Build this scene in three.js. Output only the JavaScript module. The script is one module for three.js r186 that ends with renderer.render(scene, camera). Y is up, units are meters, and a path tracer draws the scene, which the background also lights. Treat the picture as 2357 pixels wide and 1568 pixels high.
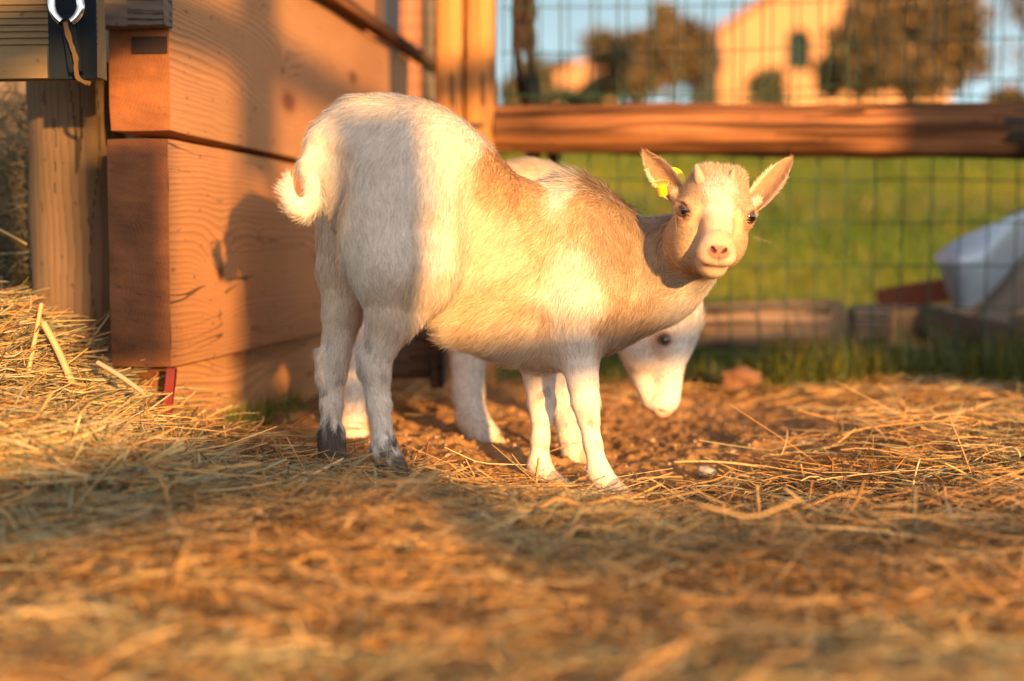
import * as THREE from 'three';
import { mergeGeometries, mergeVertices, toCreasedNormals } from 'three/addons/utils/BufferGeometryUtils.js';
import { ImprovedNoise } from 'three/addons/math/ImprovedNoise.js';

// ------------------------------------------------------------------ camera, sky, sun, exposure
const V = (x = 0, y = 0, z = 0) => new THREE.Vector3(x, y, z);
const scene = new THREE.Scene();
const PITCH = Math.atan((784 - 565) / 3273);
const camera = new THREE.PerspectiveCamera(26.95, 1024 / 681, 0.05, 900);
camera.position.set(0, 0.253, 0);
camera.rotation.x = -PITCH;
camera.focus = 1.43;
camera.userData.fStop = 2.7;
const renderer = new THREE.WebGLRenderer();
renderer.toneMapping = THREE.LinearToneMapping;
renderer.toneMappingExposure = 2.35;
renderer.shadowMap.enabled = true;

const SUN_EL = 8 * Math.PI / 180, SUN_AZ = 20 * Math.PI / 180;           // the sun stands behind the camera, to its right
const SUN = V(Math.sin(SUN_AZ) * Math.cos(SUN_EL), Math.sin(SUN_EL), Math.cos(SUN_AZ) * Math.cos(SUN_EL));
const sun = new THREE.DirectionalLight(new THREE.Color().setRGB(1.0, 0.515, 0.16), 5);
sun.target.position.set(0, 0.2, -1.5); sun.position.copy(SUN).multiplyScalar(30).add(sun.target.position);
sun.castShadow = true; sun.shadow.mapSize.set(4096, 4096);
Object.assign(sun.shadow.camera, { left: -6, right: 6, top: 6, bottom: -6, near: 1, far: 80 });
sun.shadow.radius = 1.9; scene.add(sun, sun.target);
{
  const W = 256, H = 128, d = new Float32Array(W * H * 4);
  for (let j = 0; j < H; j++) for (let i = 0; i < W; i++) {
    const el = ((j + 0.5) / H - 0.5) * Math.PI, az = ((i + 0.5) / W - 0.5) * 2 * Math.PI;
    const dir = V(Math.cos(az) * Math.cos(el), Math.sin(el), Math.sin(az) * Math.cos(el));
    const c = THREE.MathUtils.clamp(dir.dot(SUN), -1, 1), ang = Math.acos(c) * 180 / Math.PI;
    const up = Math.max(0, Math.sin(el));
    const z = Math.pow(up, 0.6);
    const glow = Math.exp(-((ang / 52) ** 2)), wide = 0.5 + 0.5 * c;
    const low = Math.exp(-up * 5.5);
    const base = [0.075 + 0.34 * low - 0.01 * z, 0.095 + 0.5 * low - 0.015 * z, 0.125 + 0.51 * low - 0.015 * z];
    const g = [1.5, 1.24, 1.1], w = [0.24, 0.2, 0.17];
    const k = (j * W + i) * 4;
    for (let ch = 0; ch < 3; ch++) d[k + ch] = base[ch] * (1 + 0.12 * wide) + g[ch] * glow * (0.4 + 0.6 * low) + w[ch] * wide * low;
    d[k + 3] = 1;
  }
  const t = new THREE.DataTexture(d, W, H, THREE.RGBAFormat, THREE.FloatType);
  t.mapping = THREE.EquirectangularReflectionMapping; t.magFilter = THREE.LinearFilter; t.needsUpdate = true;
  scene.background = t; scene.environment = t;
}

// ------------------------------------------------------------------ helpers
const F = 3273, CX = 1178.5, CY = 784;                                     // focal length in pixels of the measured picture
function at(px, py, d) {                                                    // the point seen there at that distance along the lens axis
  const x = (px - CX) / F * d, y = -(py - CY) / F * d, c = Math.cos(PITCH), s = Math.sin(PITCH);
  return V(x, 0.253 + y * c - d * s, -y * s - d * c);
}
function rng(seed) { let a = seed >>> 0; return () => { a = (a + 0x6d2b79f5) | 0; let t = Math.imul(a ^ (a >>> 15), 1 | a); t = (t + Math.imul(t ^ (t >>> 7), 61 | t)) ^ t; return ((t ^ (t >>> 14)) >>> 0) / 4294967296; }; }
const perlin = new ImprovedNoise();
const N = (x, y, z = 0) => perlin.noise(x + 37.2, y + 11.7, z + 5.3);
const fbm = (x, y, z = 0, o = 4) => { let s = 0, a = 1, f = 1; for (let i = 0; i < o; i++) { s += a * N(x * f, y * f, z * f + i * 7.1); a *= 0.5; f *= 2.03; } return s; };
const clamp = THREE.MathUtils.clamp, lerp = THREE.MathUtils.lerp, sstep = (x, a, b) => { const t = clamp((x - a) / (b - a), 0, 1); return t * t * (3 - 2 * t); };
const mix3 = (a, b, t) => [lerp(a[0], b[0], t), lerp(a[1], b[1], t), lerp(a[2], b[2], t)];
const used = {};
function numbered(name) { const n = used[name] = (used[name] ?? -1) + 1; return n ? name + '_' + String(n).padStart(3, '0') : name; }
function tag(o, label, category, group, kind) {
  if (label) o.userData.label = label; if (category) o.userData.category = category;
  if (group) o.userData.group = group; if (kind) o.userData.kind = kind;
  return o;
}
function thing(name, label, category, p, ry = 0, group) {
  const o = new THREE.Group(); o.name = numbered(name); scene.add(o);
  if (p) o.position.copy(p); o.rotation.y = ry;
  return tag(o, label, category, group);
}
function part(name, geo, m, parent) { const o = new THREE.Mesh(geo, m); o.name = name; parent.add(o); o.updateMatrix(); return o; }
function top(name, geo, m, label, category, group) { const o = new THREE.Mesh(geo, m); o.name = numbered(name); scene.add(o); return tag(o, label, category, group); }
function worldPart(name, geo, m, parent) {                                  // geometry given in world coordinates, hung under a thing
  parent.updateMatrixWorld(true);
  geo.applyMatrix4(parent.matrixWorld.clone().invert());
  return part(name, geo, m, parent);
}
function srgb8(c) { c = clamp(c, 0, 1); return Math.round(255 * (c <= 0.0031308 ? 12.92 * c : 1.055 * Math.pow(c, 1 / 2.4) - 0.055)); }
function colorTex(w, h, f, repeat) {
  const d = new Uint8Array(w * h * 4);
  for (let j = 0; j < h; j++) for (let i = 0; i < w; i++) { const c = f((i + 0.5) / w, (j + 0.5) / h), k = (j * w + i) * 4; d[k] = srgb8(c[0]); d[k + 1] = srgb8(c[1]); d[k + 2] = srgb8(c[2]); d[k + 3] = 255; }
  const t = new THREE.DataTexture(d, w, h, THREE.RGBAFormat); t.colorSpace = THREE.SRGBColorSpace; t.magFilter = THREE.LinearFilter; t.wrapS = t.wrapT = THREE.RepeatWrapping; t.needsUpdate = true;
  if (repeat) t.repeat.set(1 / repeat[0], 1 / repeat[1]);
  return t;
}
function grayTex(w, h, f, repeat) {
  const d = new Uint8Array(w * h * 4);
  for (let j = 0; j < h; j++) for (let i = 0; i < w; i++) { const c = Math.round(255 * clamp(f((i + 0.5) / w, (j + 0.5) / h), 0, 1)), k = (j * w + i) * 4; d[k] = d[k + 1] = d[k + 2] = c; d[k + 3] = 255; }
  const t = new THREE.DataTexture(d, w, h, THREE.RGBAFormat); t.magFilter = THREE.LinearFilter; t.wrapS = t.wrapT = THREE.RepeatWrapping; t.needsUpdate = true;
  if (repeat) t.repeat.set(1 / repeat[0], 1 / repeat[1]);
  return t;
}
const std = (o) => new THREE.MeshStandardMaterial({ roughness: 0.85, ...o });
const rgb = (r, g, b) => new THREE.Color().setRGB(r, g, b);

// rounded box with worn, slightly wavy edges; uv in metres; material 0 on the long faces, 1 on the ends
function timber(L, H, T, r = 0.004, wob = 0.001, seg = 0.03, seed = 0) {
  const g0 = new THREE.BoxGeometry(L, H, T, Math.max(1, Math.round(L / seg)), Math.max(4, Math.round(H / seg)), Math.max(3, Math.round(T / seg)));
  const p = g0.attributes.position, nrm = g0.attributes.normal, uv = g0.attributes.uv;
  for (let i = 0; i < p.count; i++) {
    let x = p.getX(i), y = p.getY(i), z = p.getZ(i);
    const nx = nrm.getX(i), ny = nrm.getY(i), nz = nrm.getZ(i);
    if (Math.abs(nz) > 0.5) uv.setXY(i, x, y); else if (Math.abs(ny) > 0.5) uv.setXY(i, x, z + 0.5); else uv.setXY(i, z, y);
    const ix = clamp(x, -L / 2 + r, L / 2 - r), iy = clamp(y, -H / 2 + r, H / 2 - r), iz = clamp(z, -T / 2 + r, T / 2 - r);
    const v = V(x - ix, y - iy, z - iz); if (v.length() > r) v.setLength(r);
    const w = wob * fbm(x * 9 + seed, y * 14, z * 14 + seed * 3, 3);
    p.setXYZ(i, ix + v.x + nx * w, iy + v.y + w * (ny + 0.3), iz + v.z + nz * w);
  }
  g0.computeVertexNormals();
  const ends = [], faces = [], idx = g0.index.array;
  for (const gr of g0.groups) for (let k = gr.start; k < gr.start + gr.count; k++) (gr.materialIndex < 2 ? ends : faces).push(idx[k]);
  g0.setIndex([...faces, ...ends]); g0.clearGroups(); g0.addGroup(0, faces.length, 0); g0.addGroup(faces.length, ends.length, 1);
  return g0;
}
// a round log from a to b in world coordinates; uv = (along, around) in metres
function roundLog(a, b, ra, rb, seed, { wob = 0.08, bend = 0, seg = 48, rad = 24, flat = 0, fine = 0.03, groove = 0 } = {}) {
  const L = a.distanceTo(b), g = new THREE.CylinderGeometry(1, 1, 1, rad, seg, true), p = g.attributes.position, uv = g.attributes.uv;
  const ax = b.clone().sub(a).normalize(), s = Math.abs(ax.y) > 0.9 ? V(1, 0, 0) : V(0, 1, 0), u = s.clone().cross(ax).normalize(), v = ax.clone().cross(u);
  const pos = (x, y, z, t) => {
    const th = Math.atan2(z, x); let r = lerp(ra, rb, t) * (1 + wob * fbm(Math.cos(th) * 0.8 + seed * 5, Math.sin(th) * 0.8, t * L * 5, 3) + fine * N(Math.cos(th) * 3 + seed, Math.sin(th) * 3, t * L * 4) + groove * N(Math.cos(th) * 7 + seed, Math.sin(th) * 7, t * L * 1.6));
    const h = Math.hypot(x, z); r *= h;
    let cu = Math.cos(th) * r, cv = Math.sin(th) * r; if (flat) cv = clamp(cv, -ra * flat, ra * flat);
    return a.clone().addScaledVector(ax, t * L).addScaledVector(u, cu).addScaledVector(v, cv + bend * Math.sin(t * Math.PI) + bend * 0.4 * Math.sin(t * 9 + seed));
  };
  for (let i = 0; i < p.count; i++) { const t = p.getY(i) + 0.5, q = pos(p.getX(i), 0, p.getZ(i), t); uv.setXY(i, t * L, uv.getX(i) * 2 * Math.PI * ra); p.setXYZ(i, q.x, q.y, q.z); }
  g.computeVertexNormals();
  const caps = [];
  for (const t of [0, 1]) {
    const c = new THREE.CircleGeometry(1, rad, 0, Math.PI * 2), cp = c.attributes.position, cuv = c.attributes.uv;
    c.dispose();
    const rings = new THREE.RingGeometry(0.001, 1, rad, 5), rp = rings.attributes.position, ruv = rings.attributes.uv;
    for (let i = 0; i < rp.count; i++) { const q = pos(rp.getX(i), 0, rp.getY(i), t); ruv.setXY(i, rp.getX(i) * ra, rp.getY(i) * ra); rp.setXYZ(i, q.x, q.y, q.z); }
    if (t) { const ix = rings.index.array; for (let k = 0; k < ix.length; k += 3) { const w = ix[k]; ix[k] = ix[k + 1]; ix[k + 1] = w; } }
    rings.computeVertexNormals(); caps.push(rings);
  }
  return mergeGeometries([g, mergeGeometries(caps)], true);
}
function boxUVbent(g) { return g; }

// ------------------------------------------------------------------ wood materials
function grainTex(w, h, sx, sy, seed, { freq = 250, knots = [], light, dark, amount = 0.6, gain = 1.35, wav = 0.004, stain = 0.12, cracks = 0, streak = 0 }) {
  return colorTex(w, h, (u, v) => {
    const x = u * sx, y = v * sy;
    let f = y + wav * fbm(x * 2.2 + seed, y * 5, seed, 3) + 0.0012 * N(x * 22, y * 40, seed);
    let kn = 0;
    for (const [kx, ky, a, b, amp] of knots) {
      const dx = (x - kx) / a, dy = (y - ky) / b, r2 = dx * dx + dy * dy;
      f += amp * Math.exp(-r2 * 0.9) * Math.sign(0.001 + amp) * (amp < 0 ? -1 : 1);
      kn = Math.max(kn, Math.exp(-r2 * 26));
    }
    const dens = freq * (1 + 0.45 * N(y * 18 + seed, 0.5));
    let t = f * freq + 2.2 * N(f * 22 + seed, 3.1) ; t -= Math.floor(t);
    const line = Math.pow(t, 2.3) * (1 - sstep(t, 0.95, 1)) * amount * gain * (0.65 + 0.5 * N(x * 3 + seed, y * 9));
    const fibre = 0.10 * N(x * 40, y * 900, seed) + 0.08 * N(x * 9, y * 260, seed + 2);
    let c = mix3(light, dark, clamp(line, 0, 1));
    const st = 1 + fibre + streak * (N(x * 2.2 + seed, y * 75) + 0.6 * N(x * 5 + seed, y * 160)) + stain * fbm(x * 3 + seed * 2, y * 6, 2, 3);
    c = c.map((q) => q * st);
    if (kn > 0.02) { const ringk = 0.5 + 0.5 * Math.sin(f * 2600); c = mix3(c, [dark[0] * 0.8, dark[1] * 0.62, dark[2] * 0.5].map((q) => q * (0.75 + 0.5 * ringk)), clamp(kn * 1.2, 0, 0.85)); }
    if (cracks) { const cr = Math.abs(N(x * 1.6 + seed * 3, y * 55 + 0.8 * N(x * 6, y * 10), 4.4)); if (cr < 0.016 * cracks && N(x * 2.4, y * 12, seed) > 0.05) c = c.map((q) => q * 0.3); }
    const fleck = N(x * 70 + seed, y * 160, 9.1); if (fleck > 0.62) c = c.map((q) => q * 0.55);
    return c;
  }, [sx, sy]);
}
function endTex(w, h, sx, sy, seed, light, dark) {
  return colorTex(w, h, (u, v) => {
    const x = u * sx, y = v * sy, r = Math.hypot(x + 0.05 + 0.004 * N(x * 40, y * 40), y - sy * 0.35) + 0.003 * N(x * 25, y * 25, seed);
    let t = r * 260; t -= Math.floor(t);
    const saw = 0.5 + 0.5 * N(x * 30 + y * 160, y * 60 - x * 20, seed), gr = N(x * 500, y * 500, seed);
    let c = mix3(light, dark, clamp(0.35 * Math.pow(t, 2) + 0.45 * saw + 0.25 * gr, 0, 1));
    const bl = fbm(x * 30, y * 30, seed, 3);
    const cr = Math.abs(N(x * 9 + seed, y * 55 + x * 20, 3.3)) < 0.006 ? 0.6 : 1;
    return c.map((q) => q * (1 + 0.35 * bl) * cr);
  }, [sx, sy]);
}
const LARCH = [0.47, 0.225, 0.088], LARCHD = [0.15, 0.042, 0.01];
const M = {
  plankMid: std({ map: grainTex(2048, 512, 1.4, 0.28, 1, { light: LARCH, dark: LARCHD, knots: [[0.17, 0.105, 0.055, 0.05, 0.034], [0.165, 0.052, 0.012, 0.035, 0.012], [0.33, 0.15, 0.02, 0.016, 0.007], [0.62, 0.12, 0.05, 0.03, 0.02]], freq: 150, amount: 0.72, wav: 0.006, cracks: 1 }), roughness: 0.72 }),
  plankTop: std({ map: grainTex(1536, 512, 1.4, 0.28, 7, { light: [0.46, 0.23, 0.095], dark: LARCHD, knots: [[0.47, 0.08, 0.16, 0.075, 0.055], [0.44, 0.12, 0.022, 0.03, 0.014], [0.86, 0.16, 0.12, 0.05, -0.03]], freq: 155, amount: 0.65, wav: 0.012 }), roughness: 0.72 }),
  plankLow: std({ map: grainTex(1024, 256, 1.4, 0.14, 13, { light: [0.5, 0.26, 0.105], dark: [0.18, 0.058, 0.016], knots: [[0.26, 0.03, 0.12, 0.07, 0.05], [0.5, 0.08, 0.06, 0.05, -0.03]], freq: 130, amount: 0.9, wav: 0.01, cracks: 1, stain: 0.25 }), roughness: 0.8 }),
  end: std({ map: endTex(256, 512, 0.12, 0.28, 3, [0.28, 0.105, 0.036], [0.14, 0.045, 0.014]), roughness: 0.9 }),
  endDark: std({ map: endTex(256, 512, 0.12, 0.28, 8, [0.21, 0.078, 0.027], [0.085, 0.027, 0.009]), roughness: 0.9 }),
  grey: std({ map: grainTex(512, 512, 0.5, 0.5, 21, { light: [0.16, 0.125, 0.1], dark: [0.05, 0.036, 0.027], freq: 60, amount: 0.8, wav: 0.02, cracks: 2 }), roughness: 0.92 }),
  postOld: std({ map: grainTex(1024, 256, 1.0, 0.4, 31, { light: [0.15, 0.095, 0.052], dark: [0.055, 0.034, 0.02], freq: 90, amount: 0.6, wav: 0.012, stain: 0.7, cracks: 2 }), roughness: 0.92 }),
  postNew: std({ map: grainTex(1024, 512, 1.0, 0.4, 41, { light: [0.46, 0.21, 0.055], dark: [0.15, 0.055, 0.014], freq: 60, amount: 0.9, wav: 0.008, stain: 0.35, cracks: 4, streak: 0.45 }), roughness: 0.8 }),
  rail: new THREE.MeshPhysicalMaterial({ map: grainTex(1024, 512, 1.6, 0.3, 51, { light: [0.2, 0.085, 0.034], dark: [0.022, 0.009, 0.005], freq: 38, amount: 1, wav: 0.016, stain: 0.8, cracks: 4, streak: 0.9 }), roughness: 0.8, specularIntensity: 0.35 }),
  bark: std({ map: grainTex(512, 512, 0.6, 0.3, 61, { light: [0.07, 0.045, 0.03], dark: [0.015, 0.01, 0.007], freq: 60, amount: 0.9, wav: 0.03, stain: 0.9, cracks: 4 }), roughness: 0.95 }),
  logBark: std({ map: grainTex(512, 512, 0.6, 0.3, 66, { light: [0.3, 0.2, 0.13], dark: [0.05, 0.03, 0.02], freq: 30, amount: 0.9, wav: 0.05, stain: 1.5, cracks: 5, streak: 0.8 }), roughness: 0.95 }),
  deck: std({ map: grainTex(512, 256, 0.5, 0.25, 71, { light: [0.2, 0.14, 0.065], dark: [0.1, 0.06, 0.024], freq: 40, amount: 0.3, wav: 0.004, stain: 0.25 }), roughness: 0.8 }),
  board: std({ map: grainTex(512, 128, 0.8, 0.2, 81, { light: [0.5, 0.26, 0.1], dark: [0.3, 0.13, 0.04], freq: 90, amount: 0.5 }), roughness: 0.8 }),
  redBoard: std({ color: rgb(0.22, 0.06, 0.025), roughness: 0.8 }),
  wire: std({ color: rgb(0.006, 0.042, 0.02), roughness: 0.6 }),
  strap: new THREE.MeshPhysicalMaterial({ color: rgb(0.008, 0.013, 0.02), roughness: 0.8, specularIntensity: 0.3 }),
  steel: std({ color: rgb(0.75, 0.77, 0.8), roughness: 0.18, metalness: 1 }),
  twine: std({ color: rgb(0.12, 0.07, 0.025), roughness: 1 }),
  red: std({ color: rgb(0.16, 0.012, 0.008), roughness: 0.45 }),
  yellow: new THREE.MeshPhysicalMaterial({ color: rgb(0.86, 0.6, 0.01), roughness: 0.4, clearcoat: 0.3 }),
};

// ------------------------------------------------------------------ ground
const bump2 = (x, y, cx, cy, sx, sy) => Math.exp(-(((x - cx) / sx) ** 2) - (((y - cy) / sy) ** 2));
function lowGround(x, z) {                                                  // trodden earth, a heap of hay on the left, a low one on the right
  const D = -z;
  let h = 0.004 - 0.017 * Math.tanh((x + 0.03) / 0.12) * bump2(x, D, 0, 1.5, 0.5, 0.6);
  h += 0.158 * bump2(x, D, -0.63, 1.6, 0.19, 0.34);
  h += 0.05 * bump2(x, D, -0.4, 1.24, 0.14, 0.13);
  h += 0.3 * bump2(x, D, -1.0, 2.05, 0.3, 0.4);
  h += 0.022 * bump2(x, D, 0.47, 1.7, 0.2, 0.16) + 0.018 * bump2(x, D, 0.3, 1.08, 0.16, 0.12) + 0.012 * bump2(x, D, -0.1, 1.0, 0.2, 0.1);
  h += 0.012 * N(x * 4, D * 4, 2.2) + 0.014 * (1 - sstep(D, 1.1, 1.4)) * N(x * 9, D * 9, 7.7) + 0.01 * sstep(x, 0.15, 0.35) * N(x * 11, D * 11, 3.7);
  return h;
}
function earth(x, z) {
  const D = -z, f = fbm(x * 22, D * 22, 1.1, 2), cl = Math.max(0, N(x * 48, D * 48, 4)) + 0.6 * Math.max(0, N(x * 95, D * 95, 8));
  const k = N(x * 26, D * 26, 9), m = Math.max(0, N(x * 150, D * 150, 2)); return lowGround(x, z) + 0.005 * f + 0.011 * cl + 0.006 * Math.max(0, k) + 0.0028 * m;
}
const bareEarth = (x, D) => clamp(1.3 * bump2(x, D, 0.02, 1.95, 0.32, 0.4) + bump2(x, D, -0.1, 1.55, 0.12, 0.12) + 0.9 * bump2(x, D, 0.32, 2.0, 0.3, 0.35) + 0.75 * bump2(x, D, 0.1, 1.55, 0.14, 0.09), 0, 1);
function steps(a, b, fine0, fine1, fine, coarse) {
  const out = [a]; let x = a;
  while (x < b) { const dd = x < fine0 ? fine0 - x : x > fine1 ? x - fine1 : 0; x += Math.min(fine + (dd < 1 ? Math.min(dd * 0.14, 2.5 * fine) : 2.5 * fine + (dd - 1) * 0.14), coarse); out.push(Math.min(x, b)); }
  return out;
}
function sheet(xs, zs, height, color) {
  const nx = xs.length, nz = zs.length, p = new Float32Array(nx * nz * 3), c = new Float32Array(nx * nz * 3), uv = new Float32Array(nx * nz * 2), ix = [];
  for (let j = 0; j < nz; j++) for (let i = 0; i < nx; i++) {
    const k = j * nx + i, h = height(xs[i], zs[j]); p.set([xs[i], h, zs[j]], k * 3); c.set(color(xs[i], zs[j], h), k * 3); uv.set([xs[i], zs[j]], k * 2);
    if (i && j) { const a = k - nx - 1, b = k - nx, d = k - 1; ix.push(a, d, b, b, d, k); }
  }
  const g = new THREE.BufferGeometry();
  g.setAttribute('position', new THREE.BufferAttribute(p, 3)); g.setAttribute('color', new THREE.BufferAttribute(c, 3)); g.setAttribute('uv', new THREE.BufferAttribute(uv, 2));
  g.setIndex(ix); g.computeVertexNormals(); return g;
}
const soilTex = colorTex(512, 512, (u, v) => {
  const a = 2 * Math.PI; // tileable by sampling on two circles
  const cx = Math.cos(u * a), sx = Math.sin(u * a), cy = Math.cos(v * a), sy = Math.sin(v * a);
  const n = 0.5 * N(cx * 5 + cy * 3, sx * 5 - sy * 3, cy * 5 + sx) + 0.5 * N(cx * 14 + 2, sx * 14 + cy * 14, sy * 14);
  const g = N(cx * 40, sx * 40 + sy * 37, cy * 40);
  const s = 1 + 0.35 * n + 0.45 * g;
  return [0.9 * s * 0.6, 0.86 * s * 0.6, 0.82 * s * 0.6];
}, [0.35, 0.35]);
const soilM = new THREE.MeshPhysicalMaterial({ vertexColors: true, map: soilTex, roughness: 1, specularIntensity: 0.2 });
{
  const xs = steps(-60, 60, -0.3, 0.62, 0.004, 6), zs = steps(-2.62, 40, -2.3, -1.4, 0.004, 5);
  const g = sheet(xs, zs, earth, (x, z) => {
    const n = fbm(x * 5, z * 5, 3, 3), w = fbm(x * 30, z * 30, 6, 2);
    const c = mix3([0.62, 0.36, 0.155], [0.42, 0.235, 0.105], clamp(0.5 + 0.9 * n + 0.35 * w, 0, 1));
    return mix3([0.11, 0.075, 0.045], c, clamp(0.1 + 1.2 * bareEarth(x, -z) + 0.25 * n, 0, 1));  // soil darkened under thick straw, painting shade between the stalks
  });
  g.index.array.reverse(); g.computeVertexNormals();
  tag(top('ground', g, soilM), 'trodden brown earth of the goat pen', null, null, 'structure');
}
function meadowH(x, z) {
  const D = -z, t = Math.max(0, D - 3.2);
  let h = -0.03 + 0.098 * t * sstep(t, -1, 4) ;
  h += -0.0115 * D * Math.sin(10.2 * Math.log(D / 4.6) + 0.25 * x) * (1 - sstep(D, 12, 20)) + 0.12 * N(x * 0.13, D * 0.2, 5) * sstep(D, 5, 12);
  if (D > 48) h = Math.min(h, 4.6 + 0.02 * (D - 48));
  return h;
}
{
  const xs = steps(-260, 260, -1, 2.5, 0.06, 9), zs = steps(-500, -2.6, -8, -2.6, 0.06, 8);
  const g = sheet(xs, zs, meadowH, (x, z) => {
    const n = fbm(x * 0.8, z * 0.8, 3, 4), m = fbm(x * 0.15, z * 0.35, 8, 3), c = mix3([0.09, 0.17, 0.01], [0.46, 0.36, 0.035], clamp(0.35 + 1.1 * m + 0.6 * n + 0.02 * (-z - 10), 0, 1));
    return c;
  });
  g.index.array.reverse(); g.computeVertexNormals();
  tag(top('meadow', g, new THREE.MeshPhysicalMaterial({ vertexColors: true, roughness: 1, specularIntensity: 0.15 })), 'green meadow rising behind the fence', null, null, 'structure');
}

// ------------------------------------------------------------------ plank wall on the left
const WD = V(0.1288, 0, -0.9917), WN = V(0.9917, 0, 0.1288), WROT = Math.atan2(0.9917, 0.1288);   // along the wall, out of it, turn
const onWall = (D, y, out) => V(-0.594 + 0.1299 * D, y, -D).addScaledVector(WN, out);
{
  const wall = thing('plank_wall', 'wall of thick larch planks on the left, behind the goat', 'wall', onWall(1.6, 0, 0), WROT);
  const T = 0.074, L = 1.35;
  const add = (name, y0, y1, s, out, mats, label, L_ = L, seed = 1) => {
    const H = y1 - y0, g = timber(L_, H, T, 0.005, 0.0016, 0.03, seed);
    const uv = g.attributes.uv; for (let i = 0; i < uv.count; i++) uv.setXY(i, uv.getX(i) + L_ / 2, uv.getY(i) + H / 2);
    const o = part(name, g, mats, wall); o.position.set(s + L_ / 2, (y0 + y1) / 2, out - T / 2); if (label) o.userData.label = label; return o;
  };
  add('plank', 0.381, 0.634, 0.015, 0.0, [M.plankTop, M.end], 'upper plank', L, 2);
  add('plank', 0.114, 0.374, 0.0, 0.002, [M.plankMid, M.endDark], 'middle plank with a big knot', L, 3);
  add('plank', -0.05, 0.112, 0.03, -0.016, [M.plankLow, M.endDark], 'bottom plank set back under the others', L, 4);
  add('plank', 0.654, 0.92, 0.02, -0.012, [M.plankTop, M.end], 'plank above the dark batten', 1.1, 5);
  // weathered grey block sitting on the near end of the upper plank
  const b = part('end_block', timber(0.03, 0.14, 0.086, 0.004, 0.002, 0.02, 6), [M.grey, M.grey], wall); b.position.set(0.006, 0.565, -0.04);
  const notch = part('knot_hole', timber(0.004, 0.02, 0.042, 0.0015, 0.0008, 0.01, 9), [std({ color: rgb(0.03, 0.016, 0.011) }), std({ color: rgb(0.03, 0.016, 0.011) })], wall); notch.position.set(0.0145, 0.478, -0.024);
  const bat = part('batten', timber(1.9, 0.02, 0.03, 0.004, 0.001, 0.03, 8), [M.rail, M.rail], wall); bat.position.set(0.95, 0.645, 0.012);
}
{
  const p = at(205, 560, 1.735);
  const g = roundLog(V(p.x - 0.014, 0.0, p.z), V(p.x - 0.014, 0.47, p.z), 0.054, 0.056, 3, { wob: 0.06, seg: 40, rad: 28 });
  const o = top('wall_post', g, [M.postOld, M.grey], 'old round wooden post at the near end of the plank wall', 'post');
}

// hatch board with dark strap and snap hook at the upper left
{
  const d = 1.5, a = at(-160, 100, d), b = at(228, 178, d), y0 = b.y;
  const h = thing('hatch_board', 'ribbed wooden board above the old post, in the upper left corner', 'board', V(0, 0, 0));
  const L = b.x - a.x, ribs = 19, H = 0.165, sh = new THREE.Shape();
  sh.moveTo(0, 0); sh.lineTo(0.028, 0);
  for (let i = 0; i < ribs; i++) { const y = 0.034 + (H - 0.034) * i / ribs, s = (H - 0.034) / ribs; sh.lineTo(0.028, y); sh.lineTo(0.0305, y + s * 0.2); sh.lineTo(0.0305, y + s * 0.65); sh.lineTo(0.028, y + s * 0.8); }
  sh.lineTo(0.028, H); sh.lineTo(0, H); sh.closePath();
  const g = new THREE.ExtrudeGeometry(sh, { depth: L, bevelEnabled: false }); g.rotateY(-Math.PI / 2);
  const uv = g.attributes.uv, p = g.attributes.position; for (let i = 0; i < p.count; i++) uv.setXY(i, p.getX(i), p.getY(i) + p.getZ(i));
  const o = part('ribbed_plank', g, M.deck, h); o.position.set(b.x, y0, b.z - 0.028); o.rotation.z = 0.012;
  const x0 = at(112, 0, 1.455).x, x1 = at(222, 0, 1.455).x, pl = part('strap_plate', timber(x1 - x0, 0.175, 0.006, 0.002, 0.0004, 0.02, 3), [M.strap, M.strap], h);
  pl.position.set((x0 + x1) / 2, at(0, 183, 1.455).y + 0.0875, at(170, 100, 1.455).z);
  const fold = part('strap_fold', timber(0.016, 0.06, 0.008, 0.003, 0.002, 0.01, 12), [M.strap, M.strap], h); fold.position.copy(at(166, 100, 1.44)); fold.rotation.z = 0.12;
}
{
  const hook = thing('snap_hook', 'shiny steel snap hook hanging on the dark strap', 'hook', at(150, 0, 1.43));
  const pts = (list) => new THREE.CatmullRomCurve3(list.map(([x, y]) => at(x, y, 1.43).sub(hook.position)));
  part('hook_body', new THREE.TubeGeometry(pts([[184, -90], [182, -40], [183, 0], [185, 16], [180, 32], [172, 43], [164, 50]]), 40, 0.0042, 12), M.steel, hook);
  part('hook_gate', new THREE.TubeGeometry(pts([[118, -90], [117, -40], [118, 0], [119, 14], [124, 31], [133, 43], [141, 50]]), 40, 0.0042, 12), M.steel, hook);
  const r = rng(5), gs = [];
  for (let i = 0; i < 7; i++) { const o = () => (r() - 0.5) * 9; gs.push(new THREE.TubeGeometry(pts([[152 + o(), 52], [160 + o(), 85], [168 + o(), 110], [176 + o(), 135], [178 + o(), 160], [184 + o(), 183], [205 + o() * 2, 193 + o()]]), 24, 0.0014, 6)); }
  top('twine', mergeGeometries(gs).translate(hook.position.x, hook.position.y, hook.position.z + 0.004), M.twine, 'frayed brown twine hanging from the snap hook', 'twine');
}
{ const w = thing('shelter_wall', 'dark grey board wall in the shade at the far left edge', 'wall', V(-0.95, 0, -2.75)); for (let i = 0; i < 6; i++) { const o = part('board', timber(0.8, 0.19, 0.025, 0.003, 0.001, 0.06, 30 + i), [M.grey, M.grey], w); o.position.set(-0.05, 0.1 + i * 0.195, 0.002 * (i % 2)); } }
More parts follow.
